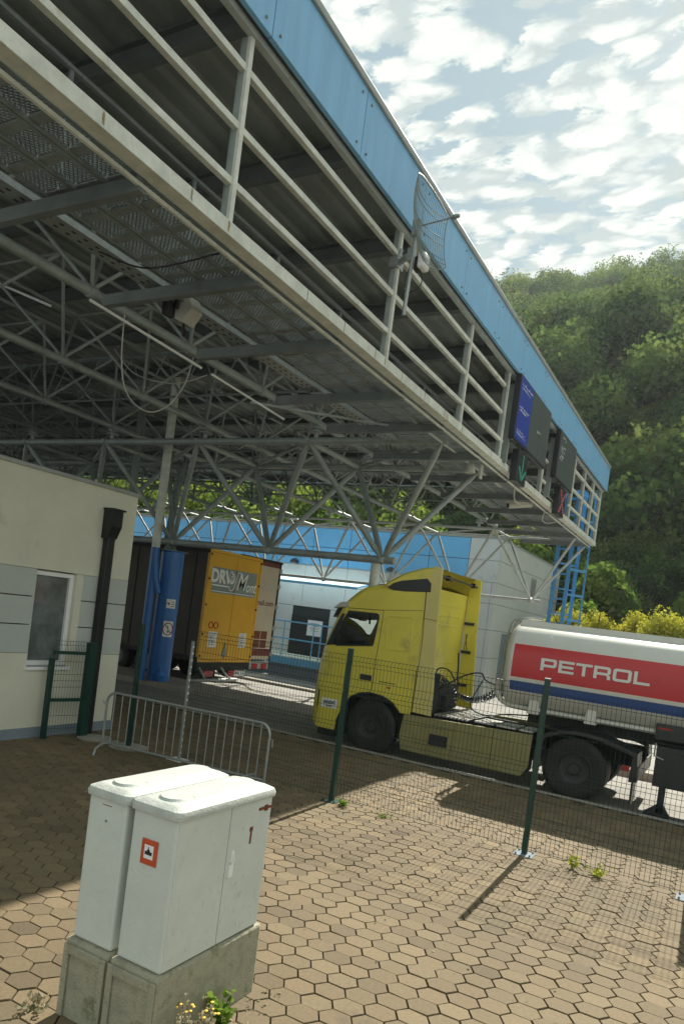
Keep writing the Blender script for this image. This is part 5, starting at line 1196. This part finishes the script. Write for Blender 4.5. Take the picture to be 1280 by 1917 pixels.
# gate leaf folded back against the building
t = thing('gate_leaf', (-9.0, 7.9, 0), 'dark green mesh gate leaf standing open against the cream building wall', 'gate')
mb = MB(); mb.box(-8.97, 8.06, 0, -8.87, 8.20, 1.52); mb.build('post', m_green, t, bevel=0.005); MB().box(-9.10, 7.48, 0, -9.03, 7.55, 1.25).build('post', m_green, t, bevel=0.005)
mb = MB()
for z in (0.60, 1.34): mb.bar((-9.06, 7.53, z), (-8.95, 8.08, z), 0.04, 0.05)
mb.build('frame_rails', m_green, t)
mb = MB(); n = 12
for i in range(n):
    f = i/(n-1); x, y = -9.06+0.1*f, 7.55+0.5*f; mb.path([(x, y, 0.1), (x, y, 1.30), (x+0.04, y, 1.38), (x, y, 1.46), (x, y, 1.55)], 0.0028, 4, False)
for z in (0.15, 0.35, 0.8, 0.9, 1.0, 1.2, 1.46, 1.52): mb.tube((-9.06, 7.55, z), (-8.96, 8.05, z), 0.003, 4)
mb.build('mesh_infill', m_wire, t, fix=False)
mb = MB(); mb.lathe([(0, 0), (0.26, 0.0), (0.27, 0.02), (0.2, 0.03), (0, 0.035)], (-8.72, 8.22, 0.0), 'z', 20); tag(mb.build('concrete_pad', m_kerb, None, smooth=True), 'flat round concrete pad on the paving beside the downpipe foot', 'concrete pad')
# crowd barrier
t = thing('crowd_barrier', (-6.7, 7.9, 0), 'grey tubular crowd control barrier with curved feet behind the white cabinets', 'barrier')
A = Vector((-8.02, 7.72, 0)); B = Vector((-5.28, 8.02, 0)); dr = (B-A).normalized(); Lb = (B-A).length; nrm = Vector((-dr.y, dr.x, 0))
def bp(u, z, w=0.0): return A+dr*u+nrm*w+Vector((0, 0, z))
rr_ = 0.16; zt, zbm = 0.90, 0.14
mb = MB(); pts = [bp(0, zbm-0.06)]+[bp(0, zt-rr_)]+[bp(rr_-rr_*math.cos(q), zt-rr_+rr_*math.sin(q)) for q in np.linspace(0.2, math.pi/2, 6)]+[bp(Lb-rr_+rr_*math.sin(q), zt-rr_+rr_*math.cos(q)) for q in np.linspace(0, math.pi/2, 7)]+[bp(Lb, zbm-0.06)]
mb.path(pts, 0.019, 10); mb.tube(bp(0, zbm), bp(Lb, zbm), 0.017, 10); mb.build('frame', m_galv, t, smooth=True)
for i in range(19):
    u = Lb*(i+1)/20; MB().tube(bp(u, zbm), bp(u, zt), 0.0085, 8).build('bar', m_galv, t, smooth=True)
for u in (0.12, Lb-0.25):
    mb = MB(); mb.path([bp(u, 0.0, -0.30), bp(u, 0.10, -0.27), bp(u, 0.15, -0.18), bp(u, 0.16, 0), bp(u, 0.15, 0.18), bp(u, 0.10, 0.27), bp(u, 0.0, 0.30)], 0.017, 8); mb.build('foot', m_galv, t, smooth=True)
mb = MB(); mb.path([bp(0, 0.72), bp(-0.06, 0.72), bp(-0.07, 0.76)], 0.013, 8); mb.path([bp(Lb, 0.7), bp(Lb+0.05, 0.7), bp(Lb+0.055, 0.6)], 0.010, 8); mb.build('coupling_hook', m_galv, t)

# ------------------------------------------------------------------ electricity cabinets
def cabinet(x0, x1, y0, y1, label, front):
    zb, zt = 0.45, 1.30
    t = thing('electrical_cabinet', ((x0+x1)/2, (y0+y1)/2, 0), label, 'cabinet', 'white electrical cabinets')
    ex = 0.018
    mb = MB(); mb.box(x0-ex, y0-0.030, -0.05, x1+ex, y1+0.035, zb-0.002); base = mb.build('concrete_base', m_conc, t, bevel=0.018)
    for (a0, a1, z0_, z1_) in ((x0-ex+0.004, x0-ex+0.045, 0.0, zb-0.03), (x1+ex-0.045, x1+ex-0.004, 0.0, zb-0.03), (x0-ex+0.045, x1+ex-0.045, zb-0.085, zb-0.03)):
        MB().box(a0, y0-0.046, z0_, a1, y0-0.031, z1_).build('base_rib', m_conc, base, bevel=0.005)
    if front: MB().box(x0+0.3-0.0, y0, 0, x0+0.3, y0, 0) if False else None
    MB().box(x0, y0, zb, x1, y1, zt-0.01).build('body', m_cab, t, bevel=0.014)
    # moulded lid: rounded edges with a raised central rib
    mb = MB(); e = 0.022; lv = [(-e, zt-0.012), (-e-0.003, zt+0.012), (-e+0.006, zt+0.034), (0.02, zt+0.052), (0.035, zt+0.056)]
    k = len(lv)
    def rr(d, n=5, R=0.045):
        pts = []
        for cx, cy, a0 in ((x1-d-R, y1-d-R, 0), (x0+d+R, y1-d-R, 90), (x0+d+R, y0+d+R, 180), (x1-d-R, y0+d+R, 270)):
            for q in range(n+1): a = rad(a0+90*q/n); pts.append((cx+R*math.cos(a), cy+R*math.sin(a)))
        return pts
    rings = [rr(d) for d, z in lv]; n_ = len(rings[0])
    for r_, (d, z) in zip(rings, lv): mb.v += [(a, b, z) for a, b in r_]
    for a in range(k-1):
        for q in range(n_): mb.f.append((a*n_+q, a*n_+(q+1) % n_, (a+1)*n_+(q+1) % n_, (a+1)*n_+q)); mb.mi.append(0)
    mb.f.append(tuple(range(n_))[::-1]); mb.mi.append(0); mb.f.append(tuple((k-1)*n_+q for q in range(n_))); mb.mi.append(0)
    lid = mb.build('lid', m_lid, t, smooth=True)
    mb = MB(); xc = (x0+x1)/2
    def stad(w, z, yA, yB, n=8):
        return [(xc+w*math.cos(q), yA+w*math.sin(q), z) for q in np.linspace(math.pi, 2*math.pi, n)]+[(xc+w*math.cos(q), yB+w*math.sin(q), z) for q in np.linspace(0, math.pi, n)]
    a = stad(0.090, zt+0.054, y0+0.13, y1-0.13); b = stad(0.074, zt+0.070, y0+0.13, y1-0.13); m_ = len(a); mb.v += a+b
    for q in range(m_): mb.f.append((q, (q+1) % m_, m_+(q+1) % m_, m_+q)); mb.mi.append(0)
    mb.f.append(tuple(m_+q for q in range(m_))); mb.mi.append(0); mb.build('lid_rib', m_lid, lid, smooth=True)
    return t
cA = cabinet(-2.78, -2.46, 2.97, 3.86, 'nearer white cabinet with an orange label on its end and double doors', True)
cB = cabinet(-3.13, -2.83, 2.97, 3.86, 'plain white cabinet standing behind the one with the orange label', False)
ys_ = 2.97+0.46
for a, b in ((2.985, ys_-0.003), (ys_+0.003, 3.845)):
    MB().box(-2.463, a, 0.462, -2.452, b, 1.285).build('door', m_cab, cA, bevel=0.003)
MB().box(-2.4595, ys_-0.003, 0.46, -2.4585, ys_+0.003, 1.285).build('door_gap', m_dk, cA)
mb = MB(); mb.box(-2.456, 2.99, 0.862, -2.4512, 3.84, 0.8640); mb.box(-2.76, 2.9692, 0.862, -2.48, 2.9697, 0.8640); mb.build('body_seam', m_fgrey, cA)
mb = MB(); mb.box(-2.453, ys_+0.035, 0.95, -2.437, ys_+0.055, 1.02); mb.path([(-2.437, ys_+0.045, 1.01), (-2.43, ys_+0.045, 0.97), (-2.442, ys_+0.035, 0.90)], 0.006, 6); mb.box(-2.453, ys_+0.025, 0.86, -2.436, ys_+0.06, 0.93); mb.build('door_handle', m_white, cA, bevel=0.003)
mb = MB(); mb.box(-2.453, 3.71, 1.215, -2.446, 3.845, 1.232); mb.box(-2.452, 3.77, 1.205, -2.444, 3.80, 1.24); mb.build('rusty_hinge', m_rust, cA)
mb = MB(); mb.box(-2.453, 3.635, 1.10, -2.448, 3.665, 1.125); mb.box(-2.453, 3.645, 1.02, -2.449, 3.66, 1.11); mb.build('rust_mark', m_maroon, cA)
gq = random.Random(12); mb = MB()
for i in range(46):
    yy, zz_, ww, hh2 = gq.uniform(3.0, 3.82), 0.47+abs(gq.gauss(0, 0.28)), gq.uniform(0.001, 0.004), gq.uniform(0.006, 0.05)
    if zz_+hh2 < 1.27: mb.box(-2.4521, yy, zz_, -2.4513, yy+ww, zz_+hh2)
tag(mb.build('scuff_marks', m_lid, cA), kind='stuff')
mb = MB(); mb.box(-2.69, 2.962, 1.005, -2.575, 2.970, 1.145); lb = mb.build('warning_label', m_orange, cA, bevel=0.004)
MB().box(-2.665, 2.9605, 1.04, -2.60, 2.9625, 1.115).build('label_picture', m_white, lb)
mb = MB(); mb.box(-2.658, 2.959, 1.062, -2.608, 2.9606, 1.080); mb.prism([(-2.646, 1.080), (-2.622, 1.080), (-2.627, 1.092), (-2.641, 1.092)], 'y', 2.959, 2.9606); mb.tube((-2.634, 2.9598, 1.092), (-2.634, 2.9598, 1.106), 0.0022, 5); mb.build('label_symbol', m_dk, lb)
mb = MB(); mb.lathe([(0, 0), (0.008, 0), (0.006, 0.006), (0, 0.007)], (-2.98, 2.966, 1.16), 'y', 10); mb.build('screw_hole', m_sgrey, cB)
MB().box(-3.02, 2.9695, 1.245, -2.95, 2.9702, 1.25).build('end_mark', m_rust, cB)
mb = MB(); mb.box(-3.11, 2.9692, 0.862, -2.85, 2.9697, 0.8640); mb.build('body_seam', m_fgrey, cB)

# ------------------------------------------------------------------ weeds
def weed(x, y, h, R, label, m, seed, flowers=0, fm=None, n=60, leaf=0.02, name='weed', stems=9):
    g = np.random.default_rng(seed); t = thing(name, (x, y, 0), label, 'weed')
    mb = MB(); P = []; D = []; T = []; tips = []
    for i in range(stems):
        a = g.uniform(0, 6.28); d = Vector((math.cos(a), math.sin(a), 0))*R*g.uniform(0.3, 1); hh = h*g.uniform(0.5, 1)
        pts = [Vector((x, y, 0))+d*0.15, Vector((x, y, hh*0.5))+d*0.6, Vector((x, y, hh))+d]
        mb.path(pts, [0.003, 0.002, 0.001], 4); tips.append(pts[-1])
        for k in range(int(n/stems)):
            f = g.uniform(0.2, 1); q = pts[0].lerp(pts[1], f*2) if f < .5 else pts[1].lerp(pts[2], f*2-1)
            P.append(np.array(q)+g.normal(0, 0.012, 3)); D.append(g.normal(size=3)); T.append(g.random())
    mb.build('stems', m, t)
    v, tt = leaf_arrays(np.array(P), np.array(D), np.array(T), leaf, g); quads_object('leaves', v, tt, m, t)
    if flowers:
        for i in range(flowers):
            f_ = MB()
            c = Vector((x, y, 0))+Vector((g.uniform(-R, R), g.uniform(-R, R), h*g.uniform(0.35, 1)))
            f_.lathe([(0, -0.006), (0.008, -0.003), (0.010, 0.003), (0, 0.008)], c, 'z', 8); f_.build('flower', fm, t, smooth=True)
    return t
weed(-2.33, 3.20, 0.28, 0.13, 'dry weed with small yellow flowers at the foot of the cabinet base', m_dry, 3, 16, m_flow, 190, 0.013, stems=18)
weed(-2.34, 3.42, 0.26, 0.09, 'small bright green leafy weed beside the cabinet base', m_weed, 5, 0, None, 120, 0.026, stems=6)
weed(-2.35, 3.08, 0.36, 0.09, 'tall dry seed stalks at the cabinet corner', m_dry, 8, 0, None, 70, 0.010, stems=9)
weed(-1.02, 8.30, 0.13, 0.15, 'straggly yellow green weed at the fence foot right of the second post', m_weedy, 11, 0, None, 110, 0.015, stems=12)
weed(-1.28, 8.34, 0.20, 0.08, 'thin upright yellow green weed nearer the second fence post plate', m_weedy, 12, 0, None, 60, 0.018, stems=6)
weed(-4.20, 8.33, 0.10, 0.10, 'low green weed at the base of the first fence post', m_weed, 13, 0, None, 90, 0.018, stems=8)
weed(-3.6, 8.33, 0.05, 0.12, 'tiny weed under the mesh between the first two posts', m_weed, 14, 0, None, 60, 0.014, stems=8)
weed(-3.25, 2.87, 0.08, 0.12, 'dry grass tuft at the lower left corner of the cabinets', m_dry, 15, 0, None, 90, 0.014, stems=10)


# ------------------------------------------------------------------ litter and growth in the joints
g = np.random.default_rng(21); P = []; 
for i in range(520):
    if i < 260: x, y = g.uniform(-5.5, 0.5), 8.36+g.normal(0, 0.07)
    elif i < 330: x, y = -2.40+abs(g.normal(0, 0.09)), g.uniform(2.8, 4.0)
    else: x, y = g.uniform(-8, 0.5), g.uniform(2.2, 11)
    P.append((x, y, 0.004+abs(g.normal(0, 0.006))))
P = np.array(P); D = g.normal(size=P.shape)*0.25+np.array([0, 0, 1.0])
v, tt = leaf_arrays(P, D, g.random(len(P)), 0.012, g)
tag(quads_object('leaf_litter', v, tt, m_dry), 'scattered dry leaf bits and moss crumbs along the fence line on the paving', 'litter', kind='stuff')

# ------------------------------------------------------------------ valley air
hm = bpy.data.materials.new('haze_air'); hm.use_nodes = True; ht = hm.node_tree; ht.nodes.clear()
ho = ht.nodes.new('ShaderNodeOutputMaterial'); hv = ht.nodes.new('ShaderNodeVolumePrincipled'); hv.inputs['Color'].default_value = (0.85, 0.93, 0.95, 1); hv.inputs['Density'].default_value = 0.00030; hv.inputs['Anisotropy'].default_value = 0.3
ht.links.new(hv.outputs[0], ho.inputs['Volume'])
tag(MB().box(-445, -60, -3.5, 445, 525, 150).build('haze', hm), kind='stuff', label='thin pale haze filling the air of the valley', cat='haze')
